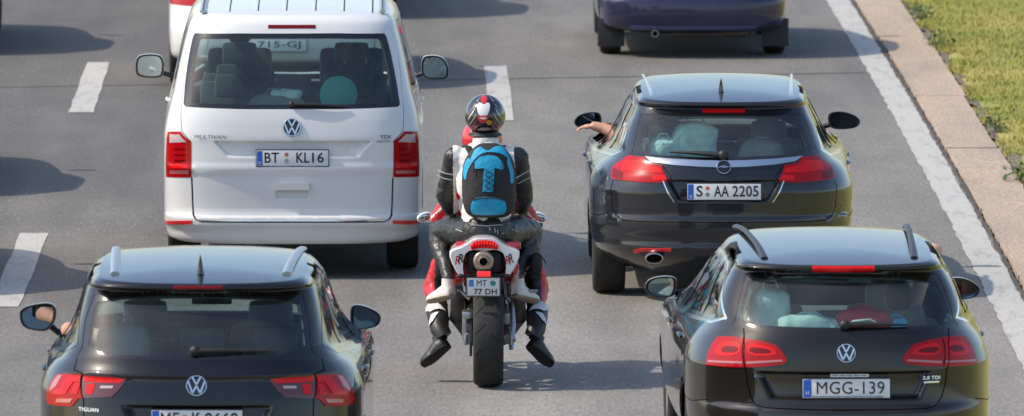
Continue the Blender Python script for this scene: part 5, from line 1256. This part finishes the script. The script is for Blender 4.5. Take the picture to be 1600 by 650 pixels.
    for sg in (-1, 1):                                          # double letter mark on each wing
        for mi, (dx, ml) in enumerate(((-.010, 'decal_red'), (.010, 'plate_black'))):
            q = B(cx + sg * 39.5, 405, -.216); F = Matrix.Translation((q.x + dx * 1, -.214, q.z + .006 * (1 if mi else -1))) @ Matrix.Rotation(R(0), 4, 'Y')
            lettering('R', 0, 0, .036, .058, M_[ml], tf, F, .002 + .0008 * mi, -.2 * sg, 'wing_mark')
        q0, q1 = B(cx + sg * 40, 381, -.02), B(cx + sg * 40, 391, -.02)
        b = MB(); b.box((sg * .165, .12, q0.z * .5 + q1.z * .5), (.10, .40, .055), Matrix.Rotation(R(-4), 3, 'X'), .02); b.build('seat_cowl', M_['bike_red'], r, 50)
        b = MB(); b.tube([(sg * .17, -.02, .80), (sg * .165, .12, .74), (sg * .14, .35, .70)], [.035, .045, .04], 10, True, 1.3); b.build('tail_underpanel', M_['bike_red'], r, 50)
    u = MB(); u.box((B(cx, 408, -.1).x, .02, B(cx, 408, -.1).z), (.24, .36, .15), None, .05); u.build('undertail', M_['black_plastic'], r, 50)
    q = B(755.5, 408.5, -.24); x = MB(); x.lathe([(.040, .25), (.066, .20), (.070, .03), (.066, .0), (.058, -.006), (.040, -.004), (.034, -.022), (.027, -.024), (.026, .06)], (q.x, -.235, q.z), 'Y', 32); x.build('exhaust_silencer', M_['titanium'], r, 50)
    x = MB(); x.ell((q.x, -.20, q.z), (.026, .01, .026)); x.build('exhaust_bore', M_['gap'], r)
    q = B(756, 428, -.25); x = MB(); x.box((q.x, -.255, q.z), (.098, .016, .048), None, .006); bk = x.build('reflector_bracket', M_['black_plastic'], r, 40)
    x = MB(); x.box((q.x, -.266, q.z), (.088, .010, .036), None, .005); x.build('reflector', M_['red_glow'], bk, 40)  # no lamp: added emission stands in for the light it throws back
    # number plate on its hanger
    q = B(755.5, 448.5, -.27); F = Matrix.Translation((q.x, -.272, q.z)) @ Matrix.Rotation(R(8), 4, 'X')
    def draw(pl, M, w, h):
        plate_quad(-w / 2 + .012, -w / 2 + .044, .004, h / 2 - .010, M_['plate_blue_light'], pl, M, 'country_strip')
        lettering('MT', -.012, .028, .066, .040, M_['plate_black'], pl, M, .0042, name='plate_lettering'); plate_disc(.062, .026, .019, M_['seal_teal'], pl, M)
        lettering('77 DH', .012, -.030, .150, .038, M_['plate_black'], pl, M, .0042, name='plate_lettering')
        for (x0, x1, z0, z1) in ((-w / 2 + .002, w / 2 - .002, h / 2 - .005, h / 2 - .003), (-w / 2 + .002, w / 2 - .002, -h / 2 + .003, -h / 2 + .005), (-w / 2 + .002, -w / 2 + .004, -h / 2 + .005, h / 2 - .005), (w / 2 - .004, w / 2 - .002, -h / 2 + .005, h / 2 - .005)):
            plate_quad(x0, x1, z0, z1, M_['plate_black'], pl, M, 'plate_border')
    number_plate(F, r, .216, .120, draw)
    x = MB(); x.box((q.x, -.20, q.z + .02), (.10, .12, .02), Matrix.Rotation(R(25), 3, 'X'), .006); x.box((q.x, -.10, q.z + .07), (.12, .20, .03), None, .01); x.build('plate_hanger', M_['black_plastic'], r, 40)
    for sg in (-1, 1):
        x = MB(); x.tube([(q.x + sg * .06, -.20, q.z + .075), (q.x + sg * .13, -.205, q.z + .07)], .007, 6); x.ell((q.x + sg * .15, -.21, q.z + .068), (.028, .016, .014)); x.build('rear_indicator', M_['black_plastic'], r, 50)
    return r
BIKE = motorcycle()

def shoe(name, heel, toe, ankle, mat, sole, parent, w=.048, boot=0.0):
    """lofted shoe from heel to toe with a sole; heel/toe on the sole line"""
    heel, toe, ankle = Vector(heel), Vector(toe), Vector(ankle); f = (toe - heel); L = f.length; f.normalize()
    up = (ankle - heel); up = (up - f * up.dot(f)).normalized(); s = f.cross(up)
    prof = [(0.0, .55, .070), (.06, .80, .085), (.2, .92, .095), (.38, .95, .080), (.55, 1.05, .062), (.72, 1.12, .050), (.88, .95, .040), (.97, .62, .028), (1.0, .35, .018)]
    up_r = []; so_r = []
    for t, kw, h in prof:
        c = heel + f * (L * t); ww = w * kw
        up_r.append([c + s * (ww * math.cos(a)) + up * (.012 + max(0, math.sin(a)) * h + min(0, math.sin(a)) * .012) for a in np.linspace(0, 2 * math.pi, 14, False)])
        so_r.append([c + s * (ww * 1.08 * math.cos(a)) + up * (.006 + .014 * math.sin(a)) for a in np.linspace(0, 2 * math.pi, 14, False)])
    b = MB(); b.loft(up_r); b.tube([heel + f * L * .16 + up * .05, heel + f * L * .16 + up * .09, ankle], [.046, .044, .046], 12)
    o = b.build(name, M_[mat], parent, 60)
    c = MB(); c.loft(so_r); c.build('sole', M_[sole], o, 60)
    return o
def passenger():
    r = B.root('person'); tag(r, 'pillion passenger in white vest and black leathers wearing a backpack', 'person')
    m = MB(); V = lambda a, b, y: B(a, b, y)
    m.ell(V(760, 362, .12), (.175, .15, .13), None, 18, 12, .9); m.ell(V(760, 330, .13), (.155, .12, .16), None, 18, 12); m.ell(V(760, 285, .15), (.192, .128, .18), None, 18, 12); m.ell(V(761, 252, .18), (.215, .118, .105), None, 18, 12); m.ell(V(760, 236, .20), (.15, .09, .055), None, 18, 12)
    m.tube([V(760, 240, .20), V(759, 222, .23), V(758, 205, .25)], [.085, .062, .060], 12)
    for sg, sh, el, wr in ((-1, (710, 246), (695, 306), (722, 352)), (1, (809, 246), (820, 308), (800, 352))):
        limb(m, [V(*sh, .19), V(sh[0] + (el[0] - sh[0]) * .45, 270, .22), V(*el, .27), V((el[0] + wr[0]) / 2, 334, .44), V(*wr, .60)], [.074, .064, .060, .052, .040])
        w = V(*wr, .60); hand(m, w, (-sg * .5, .85, -.1), (-sg * .1, 0, 1), (-sg * .6, -.3, .3), 1.05, .5)
    for sg, hip, kn, an in ((-1, (738, 366), (686, 361), (701, 436)), (1, (782, 366), (831, 361), (808, 436))):
        limb(m, [V(*hip, .14), V((hip[0] + kn[0]) / 2, 360, .34), V(*kn, .52)], [.115, .098, .076])
        limb(m, [V(*kn, .52), V(kn[0] * .6 + an[0] * .4 - sg * -4, 388, .43), V(an[0] * .8 + kn[0] * .2, 415, .32), V(*an, .22)], [.076, .070, .056, .044])
    co, fs, no = remesh(m, .0125, 5); co = crease(co, no, .006)
    zt = V(760, 348, .1).z
    body = skin_obj('body', co, fs, ['leather_black', 'leather_pants'], lambda x, y, z: 1 if z < zt and abs(x) < .5 and (z < zt - .02 or abs(x) < .22) else 0, r)
    # white vest over the jacket: torso faces, shoulders and arms left free
    xc = V(757, 280, .15).x; zb, ztp = V(760, 340, .1).z, V(760, 226, .2).z
    keep = []; cen = np.array([co[list(f)].mean(0) for f in fs])
    for i, (x, y, z) in enumerate(cen):
        t = (z - zb) / (ztp - zb); hwl = .205 + .004 * t; hwr = .196
        hem = zb + .018 * math.sin(x * 55) + .012 * math.sin(x * 23 + 1)
        if z > hem and z < ztp + .05 and -hwl < x - xc < hwr and y < .36: keep.append(fs[i])
    ids = sorted({i for f in keep for i in f}); mp = {j: i for i, j in enumerate(ids)}; k = len(ids)
    vs = [Vector(co[i]) + Vector(no[i]) * .012 for i in ids] + [Vector(co[i]) + Vector(no[i]) * .001 for i in ids]
    f2 = [tuple(mp[i] for i in f) for f in keep]
    from collections import Counter
    cnt = Counter(); ori = {}
    for f in f2:
        for a, b in zip(f, f[1:] + f[:1]): cnt[tuple(sorted((a, b)))] += 1; ori[tuple(sorted((a, b)))] = (a, b)
    f2 += [(ori[e][1], ori[e][0], ori[e][0] + k, ori[e][1] + k) for e, c in cnt.items() if c == 1]
    mesh_obj('vest', vs, f2, M_['vest_white'], r, True, 60)
    # white collar, sleeve piping
    c = V(759, 222, .23); cl = MB(); cl.lathe([(.070, -.03), (.088, .0), (.084, .03), (.076, .032)], c, 'Z', 20); cl.build('collar', M_['vest_white'], r, 60)
    for sg, pp in ((-1, ((684, 266), (696, 271), (708, 273))), (-1, ((683, 274), (694, 279), (706, 281))), (1, ((805, 279), (815, 273), (826, 267))), (1, ((809, 287), (818, 282), (829, 277)))):
        pts = []
        for (a, b) in pp:
            q = V(a, b, .2); d2 = (co[:, 0] - q.x) ** 2 + (co[:, 2] - q.z) ** 2; j = np.where(d2 < .018 ** 2)[0]
            yy = co[j, 1].min() if len(j) else .2
            q = V(a, b, yy); pts.append((q.x, yy - .003, q.z))
        p = MB(); p.tube(pts, .0035, 6); p.build('sleeve_piping', M_['piping'], r, 60)
    for pp in (((765, 355), (766, 360)), ((773, 356), (774, 363)), ((777, 359), (778, 366)), ((783, 365), (788, 364)), ((722, 362), (712, 358)), ((800, 358), (808, 362)), ((735, 351), (760, 353), (785, 351))):
        pts = []
        for (a, b) in pp:
            q = V(a, b, .1); d2 = (co[:, 0] - q.x) ** 2 + (co[:, 2] - q.z) ** 2; j = np.where(d2 < .02 ** 2)[0]; yy = co[j, 1].min() if len(j) else .0
            q = V(a, b, yy); pts.append((q.x, yy - .003, q.z))
        p = MB(); p.tube(pts, .0028, 6); p.build('trouser_zip', M_['piping'], r, 60)
    for sg, hl, to, an in ((-1, (707, 463), (671, 473), (701, 436)), (1, (804, 463), (838, 473), (808, 436))):
        shoe('shoe', V(*hl, .16), V(*to, .36), V(*an, .22), 'shoe_white', 'shoe_sole', r, .052)
    helmet(r, V(758, 181, .26), 'helmet_black', True)
    return r
def helmet(parent, c, mat, deco):
    c = Vector(c); k = 1.0
    b = MB(); nu, nv = 28, 18; vs = []; fs = []
    def prof(a, ph):
        x = .135 * math.cos(ph) * math.cos(a); y = .150 * math.cos(ph) * math.sin(a); z = .143 * math.sin(ph)
        if z < 0: x *= 1 - .18 * (z / .14) ** 2 * 1.2; y *= 1 - .12 * (z / .14) ** 2
        return Vector((x, y, z))
    for j in range(nv + 1):
        ph = -1.02 + (math.pi / 2 + 1.02) * j / nv
        for i in range(nu): vs.append(c + prof(2 * math.pi * i / nu, ph))
    for j in range(nv):
        for i in range(nu): fs.append((j * nu + i, j * nu + (i + 1) % nu, (j + 1) * nu + (i + 1) % nu, (j + 1) * nu + i))
    b.add(vs, fs)
    h = b.build('helmet', M_[mat], parent, 80)
    z0 = c.z + prof(0, -1.02).z
    l = MB(); l.lathe([(.108, z0 - c.z + .004), (.112, z0 - c.z - .006), (.098, z0 - c.z - .012), (.085, z0 - c.z + .03)], c, 'Z', 24); l.build('helmet_rim', M_['black_plastic'], h, 60)
    v = MB(); v.ell(c + Vector((0, .03, .0)), (.126, .126, .055), None, 20, 10, .9); v.build('visor', M_['gloss_black'], h, 60)
    if deco:
        def ys(x, z):
            X, Z = (x - c.x), (z - c.z); q = Z / .143; e = 1 - (.12 * q * q if Z < 0 else 0); ex = 1 - (.216 * q * q if Z < 0 else 0)
            return c.y - .150 * e * math.sqrt(max(1 - (X / (.135 * ex)) ** 2 - q * q, .02))
        def dec(pts, mat, off=.0012, rnd=1): curved_panel('helmet_decal', xz(pts, .12), ys, off, mat, h, .008, .001, rnd)
        dec([(746, 162), (751, 160), (756, 164), (762, 160), (766, 163), (765, 172), (761, 181), (749, 181), (745, 172)], 'decal_white')      # plain pale shield
        dec([(745, 182), (756, 179), (764, 182), (761, 190), (755, 193), (749, 190)], 'decal_red')
        dec([(750, 158), (754, 150), (759, 150), (762, 158), (756, 163)], 'decal_red', .0018)
        dec([(748, 184.5), (756, 183), (762, 184.5), (756, 187)], 'decal_white', .002)
        dec([(760, 189), (765, 187), (769, 190), (768, 195), (763, 196), (760, 193)], 'decal_gold', .002)
        st = []
        for k, (xa, ya, xb, yb) in enumerate(((-27, 20, -12, -6), (-28, 9, -15, -14), (-26, -2, -14, -20), (-20, -13, -9, -26), (-25, 26, -13, 6), (-19, 29, -12, 13), (-14, -22, -6, -29))):
            for sg in (-1, 1):
                ml = ('decal_silver', 'decal_white', 'decal_silver', 'decal_white', 'decal_red', 'decal_red', 'decal_silver')[k]
                x0, x1 = 758 - sg * xa, 758 - sg * xb; st.append(((x0, 181 + ya), (x1, 181 + yb), ((x0 + x1) / 2 + sg * 3.0, 181 + (ya + yb) / 2 + 4.2), ml))
        for p0, p1, p2, ml in st:
            dec([p0, p2, p1, ((p0[0] + p1[0]) / 2 - (p2[0] - (p0[0] + p1[0]) / 2) * 1.0, (p0[1] + p1[1]) / 2 - 3.0)], ml, .0016, 0)
    return h
def rider():
    r = B.root('person'); tag(r, 'motorcycle rider in red leathers and white and black boots', 'person')
    m = MB(); V = lambda a, b, y: B(a, b, y)
    m.ell((0, .50, .96), (.165, .15, .12), None, 16, 10); m.ell((0, .58, 1.10), (.155, .14, .15), None, 16, 10); m.ell((0, .70, 1.24), (.18, .14, .15), None, 16, 10); m.ell((0, .78, 1.33), (.19, .12, .10), None, 16, 10)
    m.tube([(0, .84, 1.36), (-.02, .90, 1.44), (-.03, .92, 1.46)], [.08, .062, .06], 12)
    for sg, ex in ((-1, 683), (1, 829)):
        el = V(ex, 341, .86); limb(m, [(sg * .15, .80, 1.33), el, (sg * .31, 1.08, 1.005)], [.065, .050, .040]); hand(m, (sg * .31, 1.08, 1.005), (-sg * .05, .95, -.15), (0, .1, 1), (-sg, 0, 0), 1.05, .9)
        kn = V(678 if sg < 0 else 841, 450, .84); an = V(687 if sg < 0 else 838, 514, .36)
        limb(m, [(sg * .10, .54, .93), (sg * .24, .72, .88), kn], [.11, .095, .074]); limb(m, [kn, kn.lerp(an, .4) + Vector((-sg * .012, -.02, 0)), an], [.070, .066, .048])
    co, fs, no = remesh(m, .0135, 5); co = crease(co, no, .007)
    def rule(x, y, z):
        if z < .86:
            return 0 if abs(x) > .352 and z < .78 else 1
        if abs(x) > .24: return 2 if (int((z + abs(x)) * 60) % 5 == 0) else 0
        return 0
    skin_obj('body', co, fs, ['leather_red', 'leather_black', 'leather_white'], rule, r)
    helmet(r, V(753, 217, .95), 'decal_red', False)
    for sg in (-1, 1):
        kn = V(678 if sg < 0 else 841, 450, .84); an = V(687 if sg < 0 else 838, 514, .36)
        hl = V(701 if sg < 0 else 826, 541, .30); to = V(662 if sg < 0 else 860, 573, .38); am = kn.lerp(an, .55)
        b = MB(); ax = (an - am)
        pts = [am, am.lerp(an, .5), an, an.lerp(hl, .45) + Vector((-sg * .0, .01, 0))]
        b.tube(pts, [.074, .070, .062, .058], 16); bo = b.build('boot', M_['boot_black'], r, 60)
        f = (to - hl).normalized()
        shoe('boot_foot', hl, to, an.lerp(hl, .3), 'boot_black', 'rubber', bo, .062)
        # pale shin plates
        for t0, t1, w_, ml in ((.0, .45, .55, 'leather_white'), (.58, .95, .30, 'leather_white')):
            p0, p1 = pts[0].lerp(pts[2], t0), pts[0].lerp(pts[2], t1); rr = .066
            vs = []; n = 9; d = ax.normalized(); e1 = Vector((0, -1, 0)); e1 = (e1 - d * e1.dot(d)).normalized(); e2 = d.cross(e1); e2 = e2 if e2.x * sg > 0 else -e2
            for kk, p in enumerate((p0, p0.lerp(p1, .5), p1)):
                for i in range(n):
                    a = (i / (n - 1) - .5) * w_ * 2.6 + (.75 - .45 * kk if t0 < .1 else .2 + .35 * kk)
                    vs.append(p + (e1 * math.cos(a) + e2 * math.sin(a)) * (.0785 if t0 < .1 else .0735))
            g = MB(); g.add(vs, [(j * n + i, j * n + i + 1, (j + 1) * n + i + 1, (j + 1) * n + i) for j in range(2) for i in range(n - 1)]); g.build('shin_plate', M_[ml], bo, 60)
    return r
PASS = passenger(); RIDER = rider()

def backpack():
    r = B.root('backpack'); tag(r, 'bright blue and black backpack worn over a white vest', 'backpack')
    c = B(764, 282, .02); hx, hz = .178, .245; y0, dep = .06, .175
    pe = 2.6
    def ys(x, z):
        X, Z = min(abs(x - c.x) / hx, .995), min(abs(z - c.z) / hz, .995)
        X = min(abs(x - c.x) / (hx * (1 - .42 * max(0, (z - c.z) / hz) ** 2.4)), .995)
        return y0 - dep * (1 - X ** pe) ** (1 / pe) * (1 - Z ** 3.2) ** (1 / 3.2) * (1 - .18 * (z - c.z) / hz)
    nx, nz = 40, 48; vs = []; fs = []
    for j in range(nz + 1):
        zz = c.z + hz * math.sin((j / nz - .5) * math.pi); w = hx * (1 - .42 * max(0, (zz - c.z) / hz) ** 2.4) * (1 - min(abs(zz - c.z) / hz, 1) ** 4) ** .25
        for i in range(nx + 1):
            xx = c.x + w * math.sin((i / nx - .5) * math.pi); vs.append((xx, ys(xx, zz) if 0 < i < nx and 0 < j < nz else y0, zz))
    for j in range(nz):
        for i in range(nx): a = j * (nx + 1) + i; fs.append((a, a + 1, a + nx + 2, a + nx + 1))
    b = MB(); b.add(vs, fs); b.build('pack_body', M_['black_nylon'], r, 60)
    def pn(name, pts, mat, off=.006, rnd=1, par=None, step=.014): return curved_panel(name, xz(pts, -.09), ys, off, mat, par or r, step, .004, rnd)
    pn('top_panel', [(738, 238), (750, 229), (758, 235), (764, 236), (772, 230), (784, 229), (793, 240), (800, 256), (792, 246), (782, 240), (772, 238), (757, 238), (745, 245), (735, 258), (731, 268)], 'blue_nylon')
    pn('side_panel', [(733, 246), (726, 256), (723, 270), (725, 282), (728, 281), (730, 268), (736, 254)], 'blue_nylon')
    pn('side_panel', [(793, 246), (800, 258), (803, 272), (803, 287), (797, 287), (797, 270), (792, 256)], 'blue_nylon')
    fp = pn('front_pocket', [(739, 260), (742, 249), (752, 243), (766, 242), (778, 245), (786, 255), (787, 266), (774, 262), (758, 262), (741, 264)], 'blue_nylon', .010)
    pn('lace_panel', [(757, 256), (773, 256), (772, 278), (770, 299), (754, 299), (755, 278)], 'blue_nylon', .012, 0)
    bp = pn('bottom_pocket', [(735, 322), (740, 310), (752, 307), (776, 307), (788, 311), (792, 323), (790, 334), (776, 336), (750, 336), (736, 334)], 'blue_nylon', .020, 1)
    def line(name, pts, rad, mat, off=.016):
        q = []
        for a, b_ in zip(pts[:-1], pts[1:]):
            for t in np.linspace(0, 1, 6, False):
                p = B(a[0] + (b_[0] - a[0]) * t, a[1] + (b_[1] - a[1]) * t, -.10); q.append((p.x, ys(p.x, p.z) - off, p.z))
        p = B(*pts[-1], -.10); q.append((p.x, ys(p.x, p.z) - off, p.z)); m = MB(); m.tube(q, rad, 6); m.build(name, M_[mat], r, 60)
    for k in range(4):
        y = 264 + k * 8.5; line('lace', [(757, y), (771, y + 8.5)], .0022, 'black_nylon'); line('lace', [(771, y), (757, y + 8.5)], .0022, 'black_nylon')
    line('pocket_zip', [(738, 312), (750, 308.5), (764, 308), (778, 308.5), (789, 313)], .0045, 'black_nylon', .022)
    line('zip', [(740, 262), (740, 252), (748, 244), (760, 240.5), (774, 241), (785, 249), (788, 262)], .0040, 'black_nylon', .012)
    line('zip_pull', [(740, 262), (739, 270)], .0035, 'black_nylon', .014); line('cord_end', [(763, 299), (760, 312)], .0018, 'black_nylon', .02)
    for sg in (-1, 1):                                          # shoulder straps
        s = MB(); s.tube([B(757 + sg * 20, 240, .06), B(757 + sg * 26, 229, .13), B(757 + sg * 29, 228, .20), B(757 + sg * 30, 236, .27), B(757 + sg * 30, 262, .30), B(757 + sg * 27, 290, .27)], [.026] * 6, 8, True, .3); s.build('shoulder_strap', M_['black_nylon'], r, 60)
    h = MB(); h.tube([B(750, 232, .0), B(754, 226, .0), B(764, 226, .0), B(769, 232, .0)], .006, 6); h.build('carry_handle', M_['black_nylon'], r, 60)
    return r
backpack()
# the small black bag strapped at the passenger's right knee
def pouch():
    c = B(838, 412, .30); r = B.root('leg_pouch'); tag(r, 'small black pouch hanging beside the right leg of the passenger', 'pouch')
    b = MB(); b.ell(c, (.042, .06, .075), None, 14, 10, .75); b.build('pouch_body', M_['black_nylon'], r, 60)
    s = MB(); s.tube([c + Vector((.02, -.03, .07)), c + Vector((.05, -.03, .03)), c + Vector((.065, -.03, .0))], .004, 6); s.build('strap', M_['black_nylon'], r, 60)
pouch()

# ------------------------------------------------------------------ people and luggage inside the cars
def occupant(c, x, y, hip, shirt, label, hair='hair_brown', arm=None, lean=0.0):
    r = empty('person', c.root.location, c.rz); tag(r, label, 'person')
    m = MB(); V = Vector
    m.ell((x, y, hip), (.18, .15, .12)); m.ell((x + lean * .3, y - .04, hip + .22), (.165, .115, .18)); m.ell((x + lean * .6, y - .08, hip + .40), (.20, .105, .12)); m.tube([(x + lean, y - .08, hip + .48), (x + lean, y - .06, hip + .58)], .055, 10)
    for sg in (-1, 1):
        limb(m, [(x + sg * .09, y, hip), (x + sg * .12, y + .44, hip + .08), (x + sg * .12, y + .62, hip - .25)], [.085, .070, .05])
        if arm is None or arm[0] != sg:
            limb(m, [(x + sg * .20, y - .08, hip + .42), (x + sg * .25, y + .06, hip + .18), (x + sg * .12, y + .30, hip + .20)], [.055, .045, .035])
    h = MB(); hc = V((x + lean, y - .05, hip + .66)); h.ell(hc, (.075, .095, .115)); h.ell(hc + V((0, .09, -.02)), (.014, .022, .02)); h.ell(hc + V((0, .055, -.075)), (.05, .045, .035))
    for sg in (-1, 1): h.ell(hc + V((sg * .077, 0, -.005)), (.010, .022, .030))
    h.tube([hc - V((0, 0, .10)), hc - V((0, 0, .02))], .05, 10)
    co, fs, no = remesh(m, .02, 4); ch, fh, nh = remesh(h, .009, 3)
    co, fs = np.concatenate([co, ch]), list(fs) + [tuple(i + len(co) for i in f) for f in fh]
    nsh = len(co) - len(ch)
    if arm is not None:
        sg, pts, rs, wrist, fwd, up, side = arm
        a = MB(); limb(a, pts, rs, 12, 6); hand(a, wrist, fwd, up, side, .88, .42)
        ca, fa, na = remesh(a, .0055, 3); b = len(co); co = np.concatenate([co, ca]); fs = fs + [tuple(i + b for i in f) for f in fa]
    fm = []
    for f in fs:
        q = co[f[0]]
        fm.append(0 if f[0] < nsh and q[2] < hip + .50 else 1)
    mesh_obj('body', co, fs, None, r, True, None, None, [M_[shirt], M_['skin']], fm)
    g = MB(); g.ell(hc + V((0, -.018, .022)), (.084, .096, .108)); hv = [v for v in g.v]
    hm = MB(); hm.v = hv; hm.f = [f for f in g.f if all((hv[i].y < hc.y + .03 or hv[i].z > hc.z + .06) for i in f)]
    hm.build('hair', M_[hair], r, 80)
    return r
def oc(c, px, py, y): return c.at(px, py, y)
# driver with the bare forearm resting out of the window
c = OPEL; y = 2.62
pts = [oc(c, 1003, 186, y - .28), oc(c, 978, 212, y - .08), oc(c, 960, 208, y), oc(c, 944, 201, y + .03), oc(c, 929, 197, y + .04)]
arm = (-1, pts, [.058, .052, .050, .042, .034], oc(c, 929, 197, y + .04), (-.97, .15, -.06), (-.05, .1, 1), (.15, .9, .1))
occupant(c, -.37, 2.28, .48, 'shirt_dark', 'driver with bare forearm stretched out of the dark grey estate car', arm=arm)
occupant(c, .37, 2.28, .48, 'shirt_teal', 'front passenger in pale teal shirt inside the dark grey estate car')
c = PASSAT; y = 2.45
pts = [(.52, 2.18, .93), tuple(oc(c, 1452, 399, 2.42)), tuple(oc(c, 1462, 392, 2.60)), tuple(oc(c, 1455, 388, 2.85))]
arm = (1, pts, [.055, .050, .042, .034], Vector(pts[-1]), (-.2, .95, -.1), (.5, 0, 1), (-.6, .3, 0))
occupant(c, .37, 2.22, .48, 'shirt_red', 'front passenger in red with an elbow out of the dark brown estate car', arm=arm)
occupant(c, -.37, 2.22, .48, 'shirt_white', 'driver in a white shirt inside the dark brown estate car')
occupant(c, .40, 1.34, .47, 'shirt_red', 'rear passenger in red inside the dark brown estate car')
c = TIGUAN
pts = [(-.55, 2.0, 1.06), tuple(oc(c, 108, 516, 2.15)), tuple(oc(c, 112, 512, 2.45))]
arm = (-1, pts, [.055, .050, .036], Vector(pts[-1]), (.2, .95, .1), (-.5, 0, 1), (.6, .3, 0))
occupant(c, -.37, 2.08, .60, 'shirt_dark', 'driver with an elbow on the window sill of the black sport utility car', arm=arm)
occupant(c, .37, 2.08, .60, 'shirt_white', 'front passenger inside the black sport utility car')
c = VAN
occupant(c, -.42, 3.12, .90, 'shirt_dark', 'driver behind the wheel of the white van')
occupant(c, .45, 2.28, .78, 'shirt_dark', 'passenger in the middle row of the white van')
P('cloth_pale', (.72, .78, .74), .9, noise=.15, nscale=14, bump=.8, bscale=14)
P('cloth_grey', (.22, .23, .24), .9, bump=.6, bscale=12)
P('cloth_white', (.74, .76, .73), .9, noise=.12, nscale=10, bump=.9, bscale=10)
P('bag_red', (.60, .03, .04), .7, bump=.5, bscale=20)
P('bag_blue', (.03, .42, .70), .7)
def soft(name, c, loc, size, mat, label, cat, rot=0.0, e=.6, amp=.02):
    r = empty(name, c.M @ Vector(loc), c.rz + rot); tag(r, label, cat)
    m = MB(); m.ell((0, 0, size[2] / 2), (size[0] / 2, size[1] / 2, size[2] / 2), None, 56, 36, e)
    for v in m.v:
        q = v * 8 + Vector((loc[0] * 9, loc[1] * 5, 0)); f = 1.0 if v.z > .03 else 0; v.z += f * (amp * 1.6 * mnoise.noise(q) + .012 * abs(mnoise.noise(q * 3.1))); v.x += f * amp * 1.4 * mnoise.noise(q + Vector((5, 1, 2))); v.y += f * .02 * abs(mnoise.noise(q * 2.2 + Vector((1, 8, 2))))
    m.build('bag_body', M_[mat], r, 80)
    k = MB(); k.tube([(-size[0] * .2, 0, size[2] * .97), (-size[0] * .12, 0, size[2] * 1.12), (size[0] * .12, 0, size[2] * 1.12), (size[0] * .2, 0, size[2] * .97)], .008, 6); k.build('bag_handle', M_[mat], r, 60)
    return r
def boot_floor(c, z, y0, y1, w):
    b = MB(); b.box((0, (y0 + y1) / 2, z - .03), (w, y1 - y0, .05), None, .01); b.build('luggage_cover', M_['trim'], c.root, 40)
boot_floor(PASSAT, .93, .28, 1.0, 1.15); boot_floor(OPEL, .90, .36, 1.05, 1.15); boot_floor(TIGUAN, 1.02, .32, .85, 1.2); boot_floor(VAN, .92, .30, 1.1, 1.5)
soft('white_bag', PASSAT, (-.19, .55, .93), (.42, .26, .17), 'cloth_white', 'soft white bag lying behind the rear window of the dark brown estate car', 'bag')
soft('pillow', PASSAT, (-.42, .62, .93), (.26, .22, .34), 'cloth_pale', 'pale pillow standing behind the rear window of the dark brown estate car', 'pillow', .2)
b = soft('red_bag', PASSAT, (.14, .52, .93), (.34, .22, .22), 'bag_red', 'red and white sports bag beside the white bag', 'bag', -.15)
k = MB(); k.tube([(-.15, -.06, .09), (-.05, -.110, .15), (.04, -.110, .16), (.14, -.06, .10)], .020, 8, True, .5); k.build('bag_stripe', M_['cloth_white'], b, 60)
soft('blue_bag', PASSAT, (.33, .50, .93), (.18, .18, .16), 'bag_blue', 'small blue bag beside the red sports bag', 'bag', .3)
soft('pale_cushion', OPEL, (-.19, .66, .90), (.34, .18, .36), 'cloth_pale', 'pale green cushion behind the rear window of the dark grey estate car', 'cushion', .1)
soft('grey_bag', OPEL, (-.42, .62, .90), (.24, .24, .25), 'cloth_pale', 'small pale bag beside the pale cushion of the dark grey estate car', 'bag', .4)
soft('grey_travel_bag', OPEL, (.28, .68, .90), (.30, .20, .22), 'cloth_grey', 'grey travel bag beside the pale cushion in the dark grey estate car', 'bag')
soft('grey_blanket', TIGUAN, (-.45, .66, 1.02), (.30, .20, .28), 'cloth_grey', 'grey folded blanket behind the rear window of the black car', 'blanket', .2)
r = empty('sunshade_disc', VAN.M @ Vector((.335, .50, 1.16)), VAN.rz); tag(r, 'round pale green folding sunshade behind the van rear window', 'sunshade')
m = MB(); m.lathe([(0, -.006), (.128, -.006), (.138, 0), (.128, .006), (0, .006)], (0, 0, .15), 'Y', 36); m.build('shade_disc', M_['shirt_teal'], r, 50)
m = MB(); m.tube([(-.10, 0, .07), (-.15, -.01, .01), (-.165, -.01, -.05)], [.022, .028, .03], 8, True, .4); m.build('shade_handle', M_['shirt_teal'], r, 50)
soft('grey_bag', VAN, (-.12, .62, .92), (.45, .30, .38), 'cloth_grey', 'large grey bag under a folded cloth in the white van', 'bag')
soft('pale_box_bag', VAN, (-.05, .60, 1.26), (.22, .14, .07), 'cloth_pale', 'small pale folded cloth on the grey bag in the van', 'cloth')
